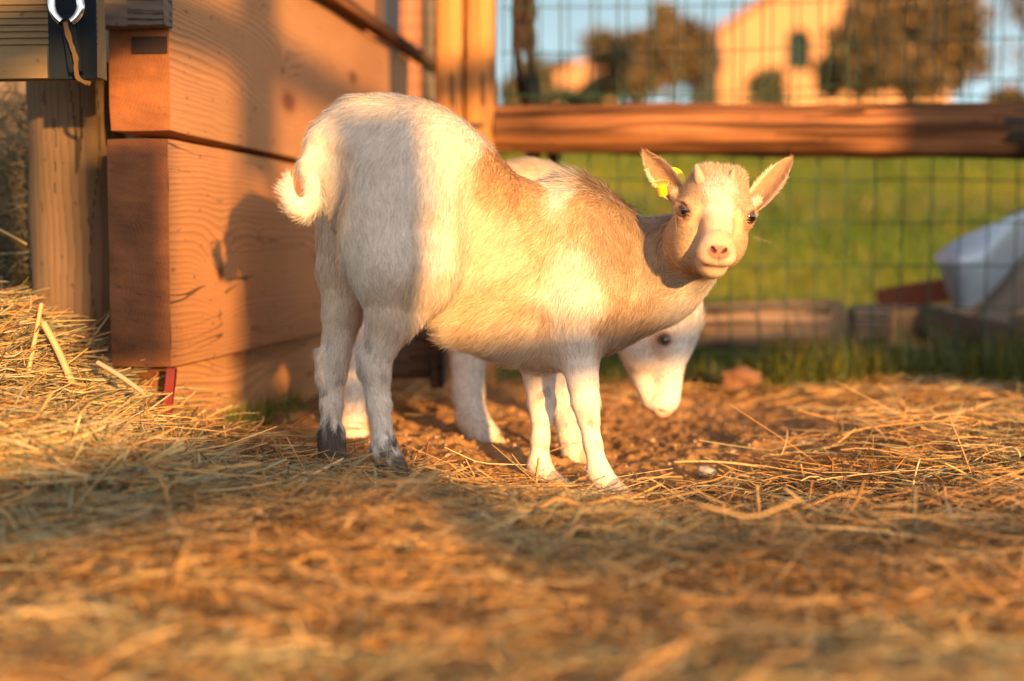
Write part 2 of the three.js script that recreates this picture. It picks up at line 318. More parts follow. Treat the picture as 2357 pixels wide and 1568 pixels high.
top('red_strap', (() => { const a = at(388, 850, 1.57), g = timber(0.011, 0.06, 0.008, 0.002, 0.003, 0.01, 4); g.rotateZ(-0.12); g.translate(a.x, a.y - 0.028, a.z); return g; })(), [M.red, M.red], 'red plastic strap hanging below the middle plank', 'strap');

// ------------------------------------------------------------------ fence behind
const FZ = 2.53;
{
  const f = thing('paddock_fence', 'wood and green wire fence behind the goats', 'fence', V(0.4, 0, -2.5));
  const w = (name, g, m) => worldPart(name, g, m, f);
  // corner post, squared, split by a deep crack
  for (const [x0, x1, dz, seed] of [[1000, 1068, 0, 1], [1069, 1141, 0, 2]]) {
    const a = at(x0, 0, 2.42), b = at(x1, 0, 2.42), g = timber(1.25, b.x - a.x, 0.09, 0.012, 0.003, 0.03, seed); g.rotateZ(Math.PI / 2); g.translate((a.x + b.x) / 2, 0.575, a.z - 0.05 + dz);
    w('post', g, [M.postNew, M.grey]);
  }
  { const g = timber(0.034, 0.006, 0.01, 0.002, 0.0005, 0.01, 2), p = at(1092, 287, 2.408); g.translate(p.x, p.y, p.z); w('nail_head', g, [std({ color: rgb(0.04, 0.03, 0.02), metalness: 0.6, roughness: 0.6 }), std({ color: rgb(0.04, 0.03, 0.02) })]); }
  w('rail', roundLog(at(1138, 296, 2.47), at(2720, 306, 2.46), 0.0405, 0.050, 4, { wob: 0.09, seg: 200, rad: 56, fine: 0.10, groove: 0.05 }), [M.rail, M.rail]);
  w('rail_bark', roundLog(at(2205, 300, 2.468), at(2720, 309, 2.455), 0.0445, 0.058, 9, { wob: 0.22, seg: 110, rad: 48, fine: 0.12, groove: 0.08 }), [M.bark, M.bark]).userData.label = 'dark bark left on the end of the rail';
  // welded mesh
  const r = rng(77), mesh = new THREE.Group(); mesh.name = 'wire_mesh'; f.add(mesh);
  const wp = (name, pts, rad = 0.0015) => worldPart(name, new THREE.TubeGeometry(new THREE.CatmullRomCurve3(pts), 24, rad, 5), M.wire, mesh);
  const gx = (px) => (px - CX) / F * FZ, gy = (py) => at(0, py, FZ).y;
  for (let px = 1160; px < 2440; px += 65.4) {
    const x = gx(px), s = (r() - 0.5) * 0.006, lowb = px > 1600 ? 0.02 : 0;
    wp('vertical_wire', [V(x + s, 0.72, -FZ), V(x, 0.5, -FZ + 0.002 * r()), V(x - s * 0.5, 0.3, -FZ), V(x, 0.09, -FZ), V(x + lowb * 0.4, 0.045, -FZ + 0.01), V(x + lowb, 0.0, -FZ + 0.02)]);
  }
  for (let k = 0; k < 8; k++) { const y = gy(905 - k * 98 + (k > 5 ? 6 : 0)); const pts = []; for (let i = 0; i <= 10; i++) { const x = lerp(-0.02, 1.0, i / 10); pts.push(V(x, y + (r() - 0.5) * 0.004 - (k === 0 ? 0.012 * i / 10 : 0), -FZ + 0.0024)); } wp('horizontal_wire', pts); }
  // a second length of mesh is tied on above the rail
  const mesh2 = new THREE.Group(); mesh2.name = 'wire_mesh'; f.add(mesh2);
  const wp2 = (name, pts) => worldPart(name, new THREE.TubeGeometry(new THREE.CatmullRomCurve3(pts), 16, 0.0012, 5), M.wire, mesh2);
  for (let px = 1172; px < 2440; px += 66.1) { const x = gx(px), q = (r() - 0.5) * 0.006; wp2('vertical_wire', [V(x - 0.004 + q, 0.46, -FZ - 0.012), V(x + 0.003, 0.56, -FZ - 0.012), V(x + 0.004 - q, 0.72, -FZ - 0.014)]); }
  for (const [y0, y1] of [[-60, -76], [22, -4], [125, 92], [218, 184]]) { const pts = []; for (let i = 0; i <= 8; i++) pts.push(V(lerp(-0.02, 1.0, i / 8), gy(lerp(y0, y1, sstep(i / 8, 0.2, 0.9))) + (r() - 0.5) * 0.003, -FZ - 0.0144)); wp2('horizontal_wire', pts); }
}
// dry vine stems twisting up the mesh
{
  const r = rng(12), v = thing('vine', 'dead dark vine with twisted stems on the wire mesh', 'vine', at(1230, 400, 2.6));
  const st = []; for (let i = 0; i < 8; i++) st.push([i, r() * 2 - 1]);
  for (const [i, ph] of st) {
    const pts = []; const rows = [-70, 0, 30, 60, 95, 130, 165, 200, 240, 300, 350, 385, 430, 520];
    rows.forEach((y, k) => { const cxp = lerp(1206, 1250, sstep(y, 100, 420)), wd = y < 20 ? 15 : y < 130 ? 17 : y < 200 ? 13 : y < 330 ? 15 : 28; pts.push(at(cxp + wd * 1.35 * Math.sin(i * 2.4 + y * 0.019 * (1 + 0.4 * ph)), y, 2.6 + 0.012 * Math.cos(y * 0.02 + i * 2)).sub(v.position)); });
    part('stem', new THREE.TubeGeometry(new THREE.CatmullRomCurve3(pts), 90, 0.004 + 0.003 * r(), 8), std({ color: rgb(0.028, 0.018, 0.013), roughness: 0.95 }), v);
  }
}
// ------------------------------------------------------------------ beyond the fence
{
  const d = 2.85, s = thing('shed_wall', 'reddish rendered shed wall seen behind the corner post', 'wall', at(960, 100, 3.6));
  const a = at(780, 0, 3.7), b = at(1115, 0, 3.7), g = timber(b.x - a.x, 1.5, 0.08, 0.006, 0.002, 0.05, 3);
  const pm = std({ map: colorTex(256, 256, (u, v) => { const n = 1 + 0.16 * fbm(u * 9, v * 9, 4, 4); return [0.42 * n, 0.185 * n, 0.115 * n]; }, [0.6, 0.6]), roughness: 0.95 });
  worldPart('render', g.translate((a.x + b.x) / 2, 0.7, a.z - 0.04), [pm, pm], s);
  for (const px of [1003, 900]) { const q = at(px, 0, 3.66), t = timber(0.9, 0.05, 0.03, 0.004, 0.001, 0.05, px); worldPart('trim_board', t.rotateZ(Math.PI / 2).translate(q.x, 0.6, q.z), [M.grey, M.grey], s); }
  const gp = at(903, 60, 2.96), o = top('grey_post', timber(1.0, 0.034, 0.04, 0.005, 0.002, 0.03, 5).rotateZ(Math.PI / 2).translate(gp.x, 0.5, gp.z), [std({ color: rgb(0.2, 0.17, 0.15) }), M.grey], 'thin grey post at the far end of the plank wall', 'post');
  const ms = thing('wire_mesh_panel', 'narrow wire mesh panel between the plank wall and the corner post', 'wire mesh', at(960, 100, 3.0)), r = rng(9);
  for (let i = 0; i < 6; i++) { const px = 915 + i * 19 + r() * 5, x = at(px, 0, 3.0).x; worldPart('vertical_wire', new THREE.TubeGeometry(new THREE.CatmullRomCurve3([V(x, 0.3, -2.99), V(x + 0.003 * (r() - 0.5), 0.5, -2.99), V(x, 0.8, -2.99)]), 8, 0.0011, 5), M.wire, ms); }
  for (let i = 0; i < 9; i++) { const y = at(0, 270 - i * 33, 3.0).y; worldPart('horizontal_wire', new THREE.TubeGeometry(new THREE.CatmullRomCurve3([V(-0.26, y, -2.988), V(-0.2, y + 0.002, -2.988), V(-0.11, y, -2.988)]), 6, 0.0011, 5), M.wire, ms); }
}
{
  const l1 = top('log', roundLog(at(1350, 752, 3.0), at(1930, 752, 2.68), 0.046, 0.046, 2, { wob: 0.12, seg: 60, rad: 32, fine: 0.06 }), [M.logBark, std({ map: endTex(128, 128, 0.12, 0.12, 5, [0.34, 0.2, 0.11], [0.16, 0.08, 0.045]) })], 'sawn log lying behind the fence, its round cut end showing', 'log');
  const l2 = top('log', roundLog(at(1960, 757, 2.92), at(2480, 760, 2.9), 0.05, 0.052, 6, { wob: 0.12, seg: 60, rad: 32 }), [M.logBark, M.grey], 'second log lying behind the cut end of the first', 'log');
  const b = thing('leaning_board', 'brown board leaning on the log behind the fence at right', 'board', at(2200, 780, 2.76));
  const g = timber(0.26, 0.09, 0.02, 0.003, 0.001, 0.03, 3); g.rotateX(-0.5); g.rotateZ(-0.18); part('board_face', g, [M.board, M.board], b);
  const rb = top('board', (() => { const q = timber(0.2, 0.05, 0.022, 0.003, 0.001, 0.03, 5), c = at(2130, 675, 2.95); q.rotateZ(0.16); q.translate(c.x, c.y, c.z); return q; })(), [M.redBoard, M.redBoard], 'reddish board end under the pale sheet', 'board');
  const pl = top('plate_edge', roundLog(at(2110, 735, 2.72), at(2600, 880, 2.66), 0.03, 0.06, 8, { wob: 0.1 }), [M.bark, M.bark], 'dark barked branch lying across the board at right', 'branch');
}
// pale galvanised sheet, bent, and the tarpaulin beside it
function patchGeo(rows, thick, nu = 28, nv = 18) {                            // rows of world points -> smooth sheet with thickness
  const curves = rows.map((q) => new THREE.CatmullRomCurve3(q)), P = [];
  for (let j = 0; j <= nv; j++) { const cs = [], v = j / nv; const across = (u) => new THREE.CatmullRomCurve3(curves.map((c) => c.getPoint(u))).getPoint(v); for (let i = 0; i <= nu; i++) cs.push(across(i / nu)); P.push(cs); }
  const pos = [], ix = [], W = nu + 1, n = W * (nv + 1), nor = [];
  for (let j = 0; j <= nv; j++) for (let i = 0; i <= nu; i++) { const a = P[j][Math.max(0, i - 1)], b = P[j][Math.min(nu, i + 1)], c = P[Math.max(0, j - 1)][i], d = P[Math.min(nv, j + 1)][i]; nor.push(b.clone().sub(a).cross(d.clone().sub(c)).normalize()); }
  for (const s of [1, -1]) for (let j = 0; j <= nv; j++) for (let i = 0; i <= nu; i++) { const q = P[j][i].clone().addScaledVector(nor[j * W + i], s * thick / 2); pos.push(q.x, q.y, q.z); }
  for (let j = 0; j < nv; j++) for (let i = 0; i < nu; i++) { const a = j * W + i, b = a + 1, c = a + W, d = c + 1; ix.push(a, b, c, b, d, c, n + a, n + c, n + b, n + b, n + c, n + d); }
  const rim = (a, b) => ix.push(a, n + a, b, b, n + a, n + b);
  for (let i = 0; i < nu; i++) { rim(i + 1, i); rim(nv * W + i, nv * W + i + 1); }
  for (let j = 0; j < nv; j++) { rim(j * W, (j + 1) * W); rim((j + 1) * W + nu, j * W + nu); }
  const g = new THREE.BufferGeometry(); g.setAttribute('position', new THREE.Float32BufferAttribute(pos, 3)); g.setIndex(ix); return toCreasedNormals(g, 0.8);
}
{
  const g = patchGeo([
    [at(2150, 592, 2.72), at(2190, 560, 2.70), at(2260, 527, 2.72), at(2350, 490, 2.8), at(2440, 460, 2.9)],
    [at(2163, 612, 2.70), at(2200, 600, 2.66), at(2262, 585, 2.68), at(2320, 560, 2.78), at(2400, 540, 2.9)],
    [at(2180, 665, 2.72), at(2210, 660, 2.69), at(2250, 655, 2.70), at(2285, 640, 2.78), at(2330, 620, 2.88)],
    [at(2197, 706, 2.75), at(2212, 709, 2.73), at(2230, 708, 2.74), at(2245, 700, 2.78), at(2262, 690, 2.84)],
  ], 0.003);
  top('metal_sheet', g, std({ color: rgb(0.42, 0.5, 0.62), roughness: 0.35, metalness: 0.25, side: THREE.DoubleSide }), 'pale blue bent sheet leaning behind the fence at right', 'sheet');
  const c = [0, 1, 2, 3, 4].map((j) => [0, 1, 2, 3, 4].map((i) => { const r = 0.03 * Math.sin(i * 2.1 + j * 1.3); return at(2225 + i * 62 + (4 - j) * 26, 470 + j * 82 + (i ? 0 : 20), 2.95 + r - 0.03 * j); }));
  const tm = std({ map: colorTex(256, 256, (u, v) => { const n = 1 + 0.5 * fbm(u * 7, v * 7, 2, 4), w = 0.1 * Math.sin(u * 900) * Math.sin(v * 900); return [0.125 * n + w * 0.06, 0.1 * n + w * 0.06, 0.08 * n + w * 0.06]; }), roughness: 0.9, side: THREE.DoubleSide });
  top('tarpaulin', patchGeo(c, 0.008), tm, 'dark grey brown tarpaulin behind the pale sheet', 'tarpaulin');
}
{
  const p = at(1705, 866, 2.36); const g = new THREE.IcosahedronGeometry(0.033, 4), a = g.attributes.position;
  for (let i = 0; i < a.count; i++) { const v = V().fromBufferAttribute(a, i), k = 1 + 0.6 * fbm(v.x * 32, v.y * 32, v.z * 32, 4); a.setXYZ(i, v.x * k * 1.1, v.y * k * 0.5, v.z * k * 0.7); }
  const gg = mergeVertices(g); gg.computeVertexNormals(); gg.translate(p.x, p.y - 0.004, p.z);
  top('wood_chunk', gg, std({ color: rgb(0.2, 0.1, 0.05), roughness: 0.95 }), 'brown lump of rotten wood at the foot of the fence', 'wood');
}

// ------------------------------------------------------------------ background: house, trees
function leafCloud(parent, name, center, rx, ry, rz, n, size, cols, seed, lobes = 9) {
  const r = rng(seed), L = [];
  for (let i = 0; i < lobes; i++) { const a = r() * 6.283, e = Math.asin(r() * 1.6 - 0.6); const o = 0.5 + 0.35 * r(); L.push([Math.cos(a) * Math.cos(e) * o, Math.sin(e) * o, Math.sin(a) * Math.cos(e) * o, 0.2 + 0.24 * r()]); }
  const q = new THREE.BufferGeometry(); q.setAttribute('position', new THREE.Float32BufferAttribute([0, 0, 0, 0.5, 0.42, 0.1, 0, 1, 0, -0.5, 0.42, 0.1], 3)); q.setIndex([0, 1, 2, 0, 2, 3]); q.computeVertexNormals();
  const im = new THREE.InstancedMesh(q, new THREE.MeshPhysicalMaterial({ roughness: 0.9, transmission: 0.35, thickness: 0, side: THREE.DoubleSide }), n);
  im.name = name; im.userData.kind = 'stuff'; parent.add(im);
  const m = new THREE.Matrix4(), e = new THREE.Euler(), qt = new THREE.Quaternion(), c = new THREE.Color();
  for (let i = 0; i < n; i++) {
    const l = L[Math.floor(r() * lobes)], a = r() * 6.283, u = r() * 2 - 1, s = Math.sqrt(1 - u * u), R = l[3] * Math.pow(r(), 0.38);
    e.set(r() * 6, r() * 6, r() * 6); qt.setFromEuler(e); const k = size * (0.6 + 0.9 * r());
    m.compose(V(center.x + rx * (l[0] + R * s * Math.cos(a)), center.y + ry * (l[1] + R * u), center.z + rz * (l[2] + R * s * Math.sin(a))), qt, V(k, k, k)); im.setMatrixAt(i, m);
    const b = cols[Math.floor(r() * cols.length)], v = 0.75 + 0.5 * r(); im.setColorAt(i, c.setRGB(b[0] * v, b[1] * v, b[2] * v));
  }
  return im;
}
const AUTUMN = [[0.2, 0.125, 0.035], [0.14, 0.105, 0.035], [0.26, 0.145, 0.04], [0.1, 0.085, 0.03]], HEDGE = [[0.085, 0.1, 0.035], [0.11, 0.11, 0.035], [0.17, 0.13, 0.045]];
function tree(px, D, yTop, yBot, wpx, n, cols, label, seed, lobes, leaf = 0.22) {
  const gy0 = meadowH((px - CX) / F * D, -D), base = V((px - CX) / F * D, gy0, -D), yt = at(px, yTop, D).y, yb = Math.max(gy0 + 0.1, at(px, yBot, D).y), h = yt - gy0, rw = wpx / F * D / 2;
  const t = thing('tree', label, 'tree', base, 0);
  const tg = new THREE.CylinderGeometry(0.04 * h * 0.5, 0.04 * h, h * 0.75, 10, 6), limbs = [tg.translate(0, h * 0.375, 0)], r = rng(seed);
  for (let i = 0; i < 6; i++) { const a = r() * 6.283, s = h * (0.3 + 0.3 * r()), c = new THREE.CatmullRomCurve3([V(0, s, 0), V(Math.cos(a) * rw * 0.4, s + h * 0.15, Math.sin(a) * rw * 0.4), V(Math.cos(a) * rw * 0.75, s + h * 0.22, Math.sin(a) * rw * 0.7)]); limbs.push(new THREE.TubeGeometry(c, 8, 0.012 * h, 6)); }
  part('trunk', mergeGeometries(limbs.map((g) => g.index ? g : g)), std({ color: rgb(0.06, 0.04, 0.028), roughness: 1 }), t);
  leafCloud(t, 'crown', V(0, (yt + yb) / 2 - gy0, 0), rw, (yt - yb) / 2, rw * 0.9, n, leaf, cols, seed, lobes);
  return t;
}
function bush(px, D, yTop, wpx, n, cols, label, seed) {
  const x = (px - CX) / F * D, gy0 = meadowH(x, -D), h = at(px, yTop, D).y - gy0, rw = wpx / F * D / 2;
  const t = thing('bush', label, 'bush', V(x, gy0, -D));
  part('stem', new THREE.CylinderGeometry(0.03, 0.06, h * 0.7, 8).translate(0, h * 0.35, 0), std({ color: rgb(0.06, 0.04, 0.03) }), t);
  leafCloud(t, 'foliage', V(0, h * 0.5, 0), rw, h * 0.55, rw * 0.7, n, 0.2, cols, seed, 10); return t;
}
tree(1420, 44, 50, 300, 210, 3600, AUTUMN, 'left one of two brown autumn trees left of the house', 101, 15);
tree(1545, 40, 18, 300, 200, 4200, AUTUMN, 'taller brown autumn tree just left of the house', 102, 16);
tree(2085, 33, -40, 330, 370, 8000, AUTUMN, 'broad brown tree in front of the house', 103, 24);
tree(1965, 36, 70, 320, 180, 3400, AUTUMN, 'small brown tree between the round window and the broad tree', 108, 8);
bush(1765, 34, 172, 120, 1800, HEDGE, 'dark green bush below the round window', 104);
bush(1225, 46, 150, 130, 1800, HEDGE, 'low olive bush behind the vine', 105);
bush(1300, 50, 196, 200, 1800, HEDGE, 'low hedge bush below the far red roof', 106);
bush(2300, 30, 205, 130, 1500, AUTUMN, 'brown bush at the right edge of the photo', 107);
{ // bare tree at the right edge
  const D = 20, b = at(2420, 240, D), gy0 = meadowH(b.x, -D), t = thing('bare_tree', 'thin bare tree at the right edge against the sky', 'tree', V(b.x, gy0, -D)), r = rng(31), gs = [];
  const grow = (p, dir, len, rad, k) => { const q = p.clone().addScaledVector(dir, len), mid = p.clone().lerp(q, 0.5).add(V((r() - 0.5) * len * 0.2, 0, (r() - 0.5) * len * 0.2)); gs.push(new THREE.TubeGeometry(new THREE.CatmullRomCurve3([p, mid, q]), 5, rad, 5)); if (k) for (let i = 0; i < 4; i++) grow(p.clone().lerp(q, 0.45 + 0.55 * r()), dir.clone().add(V((r() - 0.5) * 1.5, (r() - 0.25) * 0.9, (r() - 0.5) * 1.2)).normalize(), len * (0.5 + 0.25 * r()), rad * 0.55, k - 1); };
  grow(V(0, 0, 0), V(-0.05, 1, 0).normalize(), 1.3, 0.03, 4);
  part('trunk', mergeGeometries(gs), std({ color: rgb(0.07, 0.05, 0.035) }), t);
  leafCloud(t, 'crown', V(-0.1, 1.5, 0), 0.9, 1.2, 0.6, 600, 0.06, AUTUMN, 33, 12);
}
{
  const D = 45, k = D / F, xl = (1652 - CX) * k, xr = (2180 - CX) * k, gy0 = meadowH(xl + 2, -D), Y = (py) => at(0, py, D).y;
  const h = thing('house', 'orange rendered house with a gable and a round arched window', 'house', V((xl + xr) / 2, gy0, -D));
  const eave = Y(84), apex = Y(-95), xm = (xl + xr) / 2, W = xr - xl, wallM = std({ map: colorTex(256, 256, (u, v) => { const n = 1 + 0.1 * fbm(u * 6, v * 6, 3, 4); return [0.46 * n, 0.25 * n, 0.12 * n]; }, [4, 4]), roughness: 0.95 });
  const wx = (1832 - CX) * k - xm, wy0 = Y(166) - gy0, wy1 = Y(100) - gy0, wr = 29 * k;
  const s = new THREE.Shape(); s.moveTo(-W / 2, -0.6); s.lineTo(W / 2, -0.6); s.lineTo(W / 2, eave - gy0); s.lineTo(0, apex - gy0); s.lineTo(-W / 2, eave - gy0); s.closePath();
  const hole = new THREE.Path(); hole.moveTo(wx - wr, wy0); hole.lineTo(wx - wr, wy1); hole.absarc(wx, wy1, wr, Math.PI, 0, true); hole.lineTo(wx + wr, wy0); hole.closePath(); s.holes.push(hole);
  part('gable_wall', new THREE.ExtrudeGeometry(s, { depth: 0.35, bevelEnabled: false }).translate(0, 0, -0.35), wallM, h);
  for (const sx of [-1, 1]) part('side_wall', new THREE.BoxGeometry(0.3, eave - gy0 + 0.6, 8).translate(sx * (W / 2 - 0.16), (eave - gy0 - 0.6) / 2, -4.36), wallM, h);
  const len = Math.hypot(W / 2 + 0.4, (apex - eave) * (1 + 0.8 / W)), an = Math.atan2(apex - eave, W / 2), roofM = std({ color: rgb(0.3, 0.14, 0.08), roughness: 0.9 });
  for (const sx of [-1, 1]) { const o = part('roof', new THREE.BoxGeometry(len, 0.18, 9), roofM, h); o.position.set(sx * (W / 4 + 0.1), (eave + apex) / 2 - gy0 + 0.1, -4.2); o.rotation.z = -sx * an; }
  const win = part('window', (() => { const q = new THREE.Shape(); q.moveTo(-wr, 0); q.lineTo(-wr, wy1 - wy0); q.absarc(0, wy1 - wy0, wr, Math.PI, 0, true); q.lineTo(wr, 0); q.closePath(); return new THREE.ExtrudeGeometry(q, { depth: 0.05, bevelEnabled: false }); })(), new THREE.MeshPhysicalMaterial({ color: rgb(0.012, 0.03, 0.032), roughness: 0.7, specularIntensity: 0.15 }), h); win.position.set(wx, wy0, -0.3);
  part('window_bar', new THREE.BoxGeometry(0.05, wy1 - wy0 + wr, 0.06).translate(0, (wy1 - wy0 + wr) / 2, 0.07), std({ color: rgb(0.03, 0.04, 0.04) }), win);
  // closed dark parasol at the corner
  const pD = 43, pp = at(1640, 168, pD), par = thing('parasol', 'closed dark parasol at the left corner of the house', 'parasol', V(pp.x, meadowH(pp.x, -pD), -pD)), py0 = pp.y - par.position.y, hh = at(0, 55, pD).y - pp.y;
  part('canopy', new THREE.LatheGeometry([[0.01, hh], [0.09, hh * 0.82], [0.2, hh * 0.5], [0.28, hh * 0.22], [0.26, 0.04], [0.1, 0]].map(([a, b]) => new THREE.Vector2(a, b + py0)), 18), std({ color: rgb(0.035, 0.03, 0.04), roughness: 0.9 }), par);
  part('pole', new THREE.CylinderGeometry(0.03, 0.03, py0 + 0.2, 8).translate(0, py0 / 2, 0), std({ color: rgb(0.1, 0.08, 0.06) }), par);
  // low far roof
  const fD = 75, fh = thing('far_house', 'small far house with reddish roof above the hedge', 'house', V((1345 - CX) / F * fD, meadowH(2, -fD), -fD));
  const fy = at(0, 150, fD).y - fh.position.y, ey = at(0, 182, fD).y - fh.position.y;
  part('wall', new THREE.BoxGeometry(3.2, ey, 3).translate(0, ey / 2, 0), wallM, fh);
  const rf = new THREE.Shape(); rf.moveTo(-1.9, ey); rf.lineTo(0, fy); rf.lineTo(1.9, ey); rf.closePath();
  part('roof', new THREE.ExtrudeGeometry(rf, { depth: 3.4, bevelEnabled: false }).translate(0, 0.01, -1.7), std({ color: rgb(0.42, 0.2, 0.1) }), fh);
  tree(1250, 80, 128, 236, 200, 2500, HEDGE, 'far rounded olive tree behind the vine', 111, 9, 0.35);
}

// ------------------------------------------------------------------ fence outside the frame, behind the camera: its rails and added blockers throw the shade bands
{
  const f = thing('paddock_fence', 'rail fence behind the photographer, out of view, with added shade blockers', 'fence', V(0.7, 0, 0.8));
  const rp = (lat, y) => V(lat + 0.291, y, 0.8);
  const up = (lat) => lat < 0.345 ? 0.921 + 0.32 * (lat - 0.345) : 0.921 + 0.215 * (lat - 0.345), lo = (lat) => 0.482 + 0.14 * (lat - 0.63);
  for (const [l0, l1, sd] of [[-1.3, 0.35, 3], [0.34, 2.9, 6]]) worldPart('rail', roundLog(rp(l0, l0 < 0 ? up(l0) : 0.921), rp(l1, l1 < 1 ? 0.921 : up(l1)), 0.037, 0.037, sd, { wob: 0.02, seg: 40 }), [M.postOld, M.grey], f);
  worldPart('rail', roundLog(rp(0.37, lo(0.37)), rp(2.9, lo(2.9)), 0.03, 0.03, 5, { wob: 0.02, seg: 40 }), [M.postOld, M.grey], f);
  worldPart('rail', roundLog(rp(0.36, 0.305), rp(2.9, 0.34), 0.013, 0.016, 12, { wob: 0.04, seg: 40, bend: 0.008 }), [M.postOld, M.grey], f);
  worldPart('rail', roundLog(rp(-1.3, 0.12), rp(0.4, 0.395), 0.032, 0.032, 8, { wob: 0.02, seg: 40 }), [M.postOld, M.grey], f);
  worldPart('post', roundLog(rp(-1.3, -0.1).setZ(0.86), rp(-1.3, 1.1).setZ(0.86), 0.045, 0.045, 1, { wob: 0.03, seg: 20 }), [M.postOld, M.grey], f);
  const pl = 0.385; // post reshaped as an added light blocker, slotted to let a streak through
  worldPart('slotted_blocker', roundLog(rp(pl, 0.315).setZ(0.86), rp(pl, 0.708).setZ(0.86), 0.045, 0.045, 2, { wob: 0.03, seg: 20 }), [M.postOld, M.grey], f);
  worldPart('slotted_blocker', roundLog(rp(pl, 0.763).setZ(0.86), rp(pl, 1.15).setZ(0.86), 0.042, 0.042, 4, { wob: 0.03, seg: 20 }), [M.postOld, M.grey], f);
  for (const s of [-1, 1]) worldPart('blocker_slot_side', timber(0.06, 0.005, 0.04, 0.001, 0, 0.02, 2).rotateZ(Math.PI / 2).translate(pl + 0.291 + s * 0.038, 0.7355, 0.86), [M.postOld, M.grey], f);
  const shadeBoard = (l0, l1, y0, y1, sd) => worldPart('board', timber(y1 - y0, l1 - l0, 0.02, 0.002, 0.001, 0.05, sd).rotateZ(Math.PI / 2).translate((l0 + l1) / 2 + 0.291, (y0 + y1) / 2, 0.8), [M.postOld, M.grey], f);
  shadeBoard(-0.26, 0.042, 0.57, 0.77, 21); shadeBoard(0.098, 0.197, 0.473, 0.735, 22); shadeBoard(0.098, 0.126, 0.752, 0.88, 23);  // unseen boards added to shade the left hay, old post and plank ends
  for (let i = 0; i < 5; i++) worldPart('board', timber(1.3, 0.13, 0.025, 0.003, 0.001, 0.05, i).rotateZ(Math.PI / 2).translate(1.63 + i * 0.134 + 0.291, 0.65, 0.84), [M.postOld, M.grey], f);  // unseen boards added to darken the right end of the rail
}
// ------------------------------------------------------------------ goats: one continuous skin from a smooth field, then hair on it
const cone = (a, b, ra, rb, o = {}) => { const ab = b.clone().sub(a); return { t: 0, a, ab, l2: ab.lengthSq() || 1e-9, ra, rb, c: a.clone().addScaledVector(ab, 0.5), R: ab.length() / 2 + Math.max(ra, rb), ...o }; };
const ball = (c, X, Y, Z, rx, ry, rz, o = {}) => ({ t: 1, c, X, Y, Z, rx, ry, rz, R: Math.max(rx, ry, rz), ...o });
function pd(p, x, y, z) {
  if (p.t === 0) {
    const dx = x - p.a.x, dy = y - p.a.y, dz = z - p.a.z; let t = (dx * p.ab.x + dy * p.ab.y + dz * p.ab.z) / p.l2; t = t < 0 ? 0 : t > 1 ? 1 : t;
    const ex = dx - t * p.ab.x, ey = dy - t * p.ab.y, ez = dz - t * p.ab.z;
    return Math.sqrt(ex * ex + ey * ey + ez * ez) - p.ra - (p.rb - p.ra) * t;
  }
  const dx = x - p.c.x, dy = y - p.c.y, dz = z - p.c.z;
  const a = (dx * p.X.x + dy * p.X.y + dz * p.X.z) / p.rx, b = (dx * p.Y.x + dy * p.Y.y + dz * p.Y.z) / p.ry, c = (dx * p.Z.x + dy * p.Z.y + dz * p.Z.z) / p.rz;
  const k0 = Math.sqrt(a * a + b * b + c * c), k1 = Math.sqrt((a / p.rx) ** 2 + (b / p.ry) ** 2 + (c / p.rz) ** 2);
  return k1 < 1e-9 ? -Math.min(p.rx, p.ry, p.rz) : k0 * (k0 - 1) / k1;
}
const smin = (a, b, k) => { const h = Math.max(k - Math.abs(a - b), 0) / k; return Math.min(a, b) - h * h * k * 0.25; };
function groupD(prims, k, x, y, z) { let d = 1e3; for (const p of prims) { const q = pd(p, x, y, z); d = d > 100 ? q : smin(d, q, k); } return d; }
function fieldOf(spec) {                                                     // trunk, limbs blended into it, hollows cut out
  return (x, y, z) => {
    const t = groupD(spec.trunk.prims, spec.trunk.k, x, y, z); let d = t;
    for (const l of spec.limbs) { const q = groupD(l.prims, l.k, x, y, z); d = Math.min(d, q > t + 0.06 && t < q ? Math.min(t, q) : smin(t, q, l.kj)); }
    for (const c of spec.carve || []) { const q = -pd(c, x, y, z) ; d = -smin(-d, -q, c.k || 0.003); }
    return d;
  };
}
function localSpec(spec, x, y, z, rad) {                                    // only the shapes that can matter within rad of a point
  const near = (gr) => { const ds = gr.prims.map((p) => pd(p, x, y, z)), m = Math.min(...ds); return { ...gr, prims: gr.prims.filter((p, i) => ds[i] < m + gr.k + 2.4 * rad) }; };
  return { trunk: near(spec.trunk), limbs: spec.limbs.map(near).filter((l) => Math.min(...l.prims.map((p) => pd(p, x, y, z))) < l.kj + 2.4 * rad + 0.03), carve: (spec.carve || []).filter((c) => pd(c, x, y, z) < 0.03 + 2 * rad) };
}
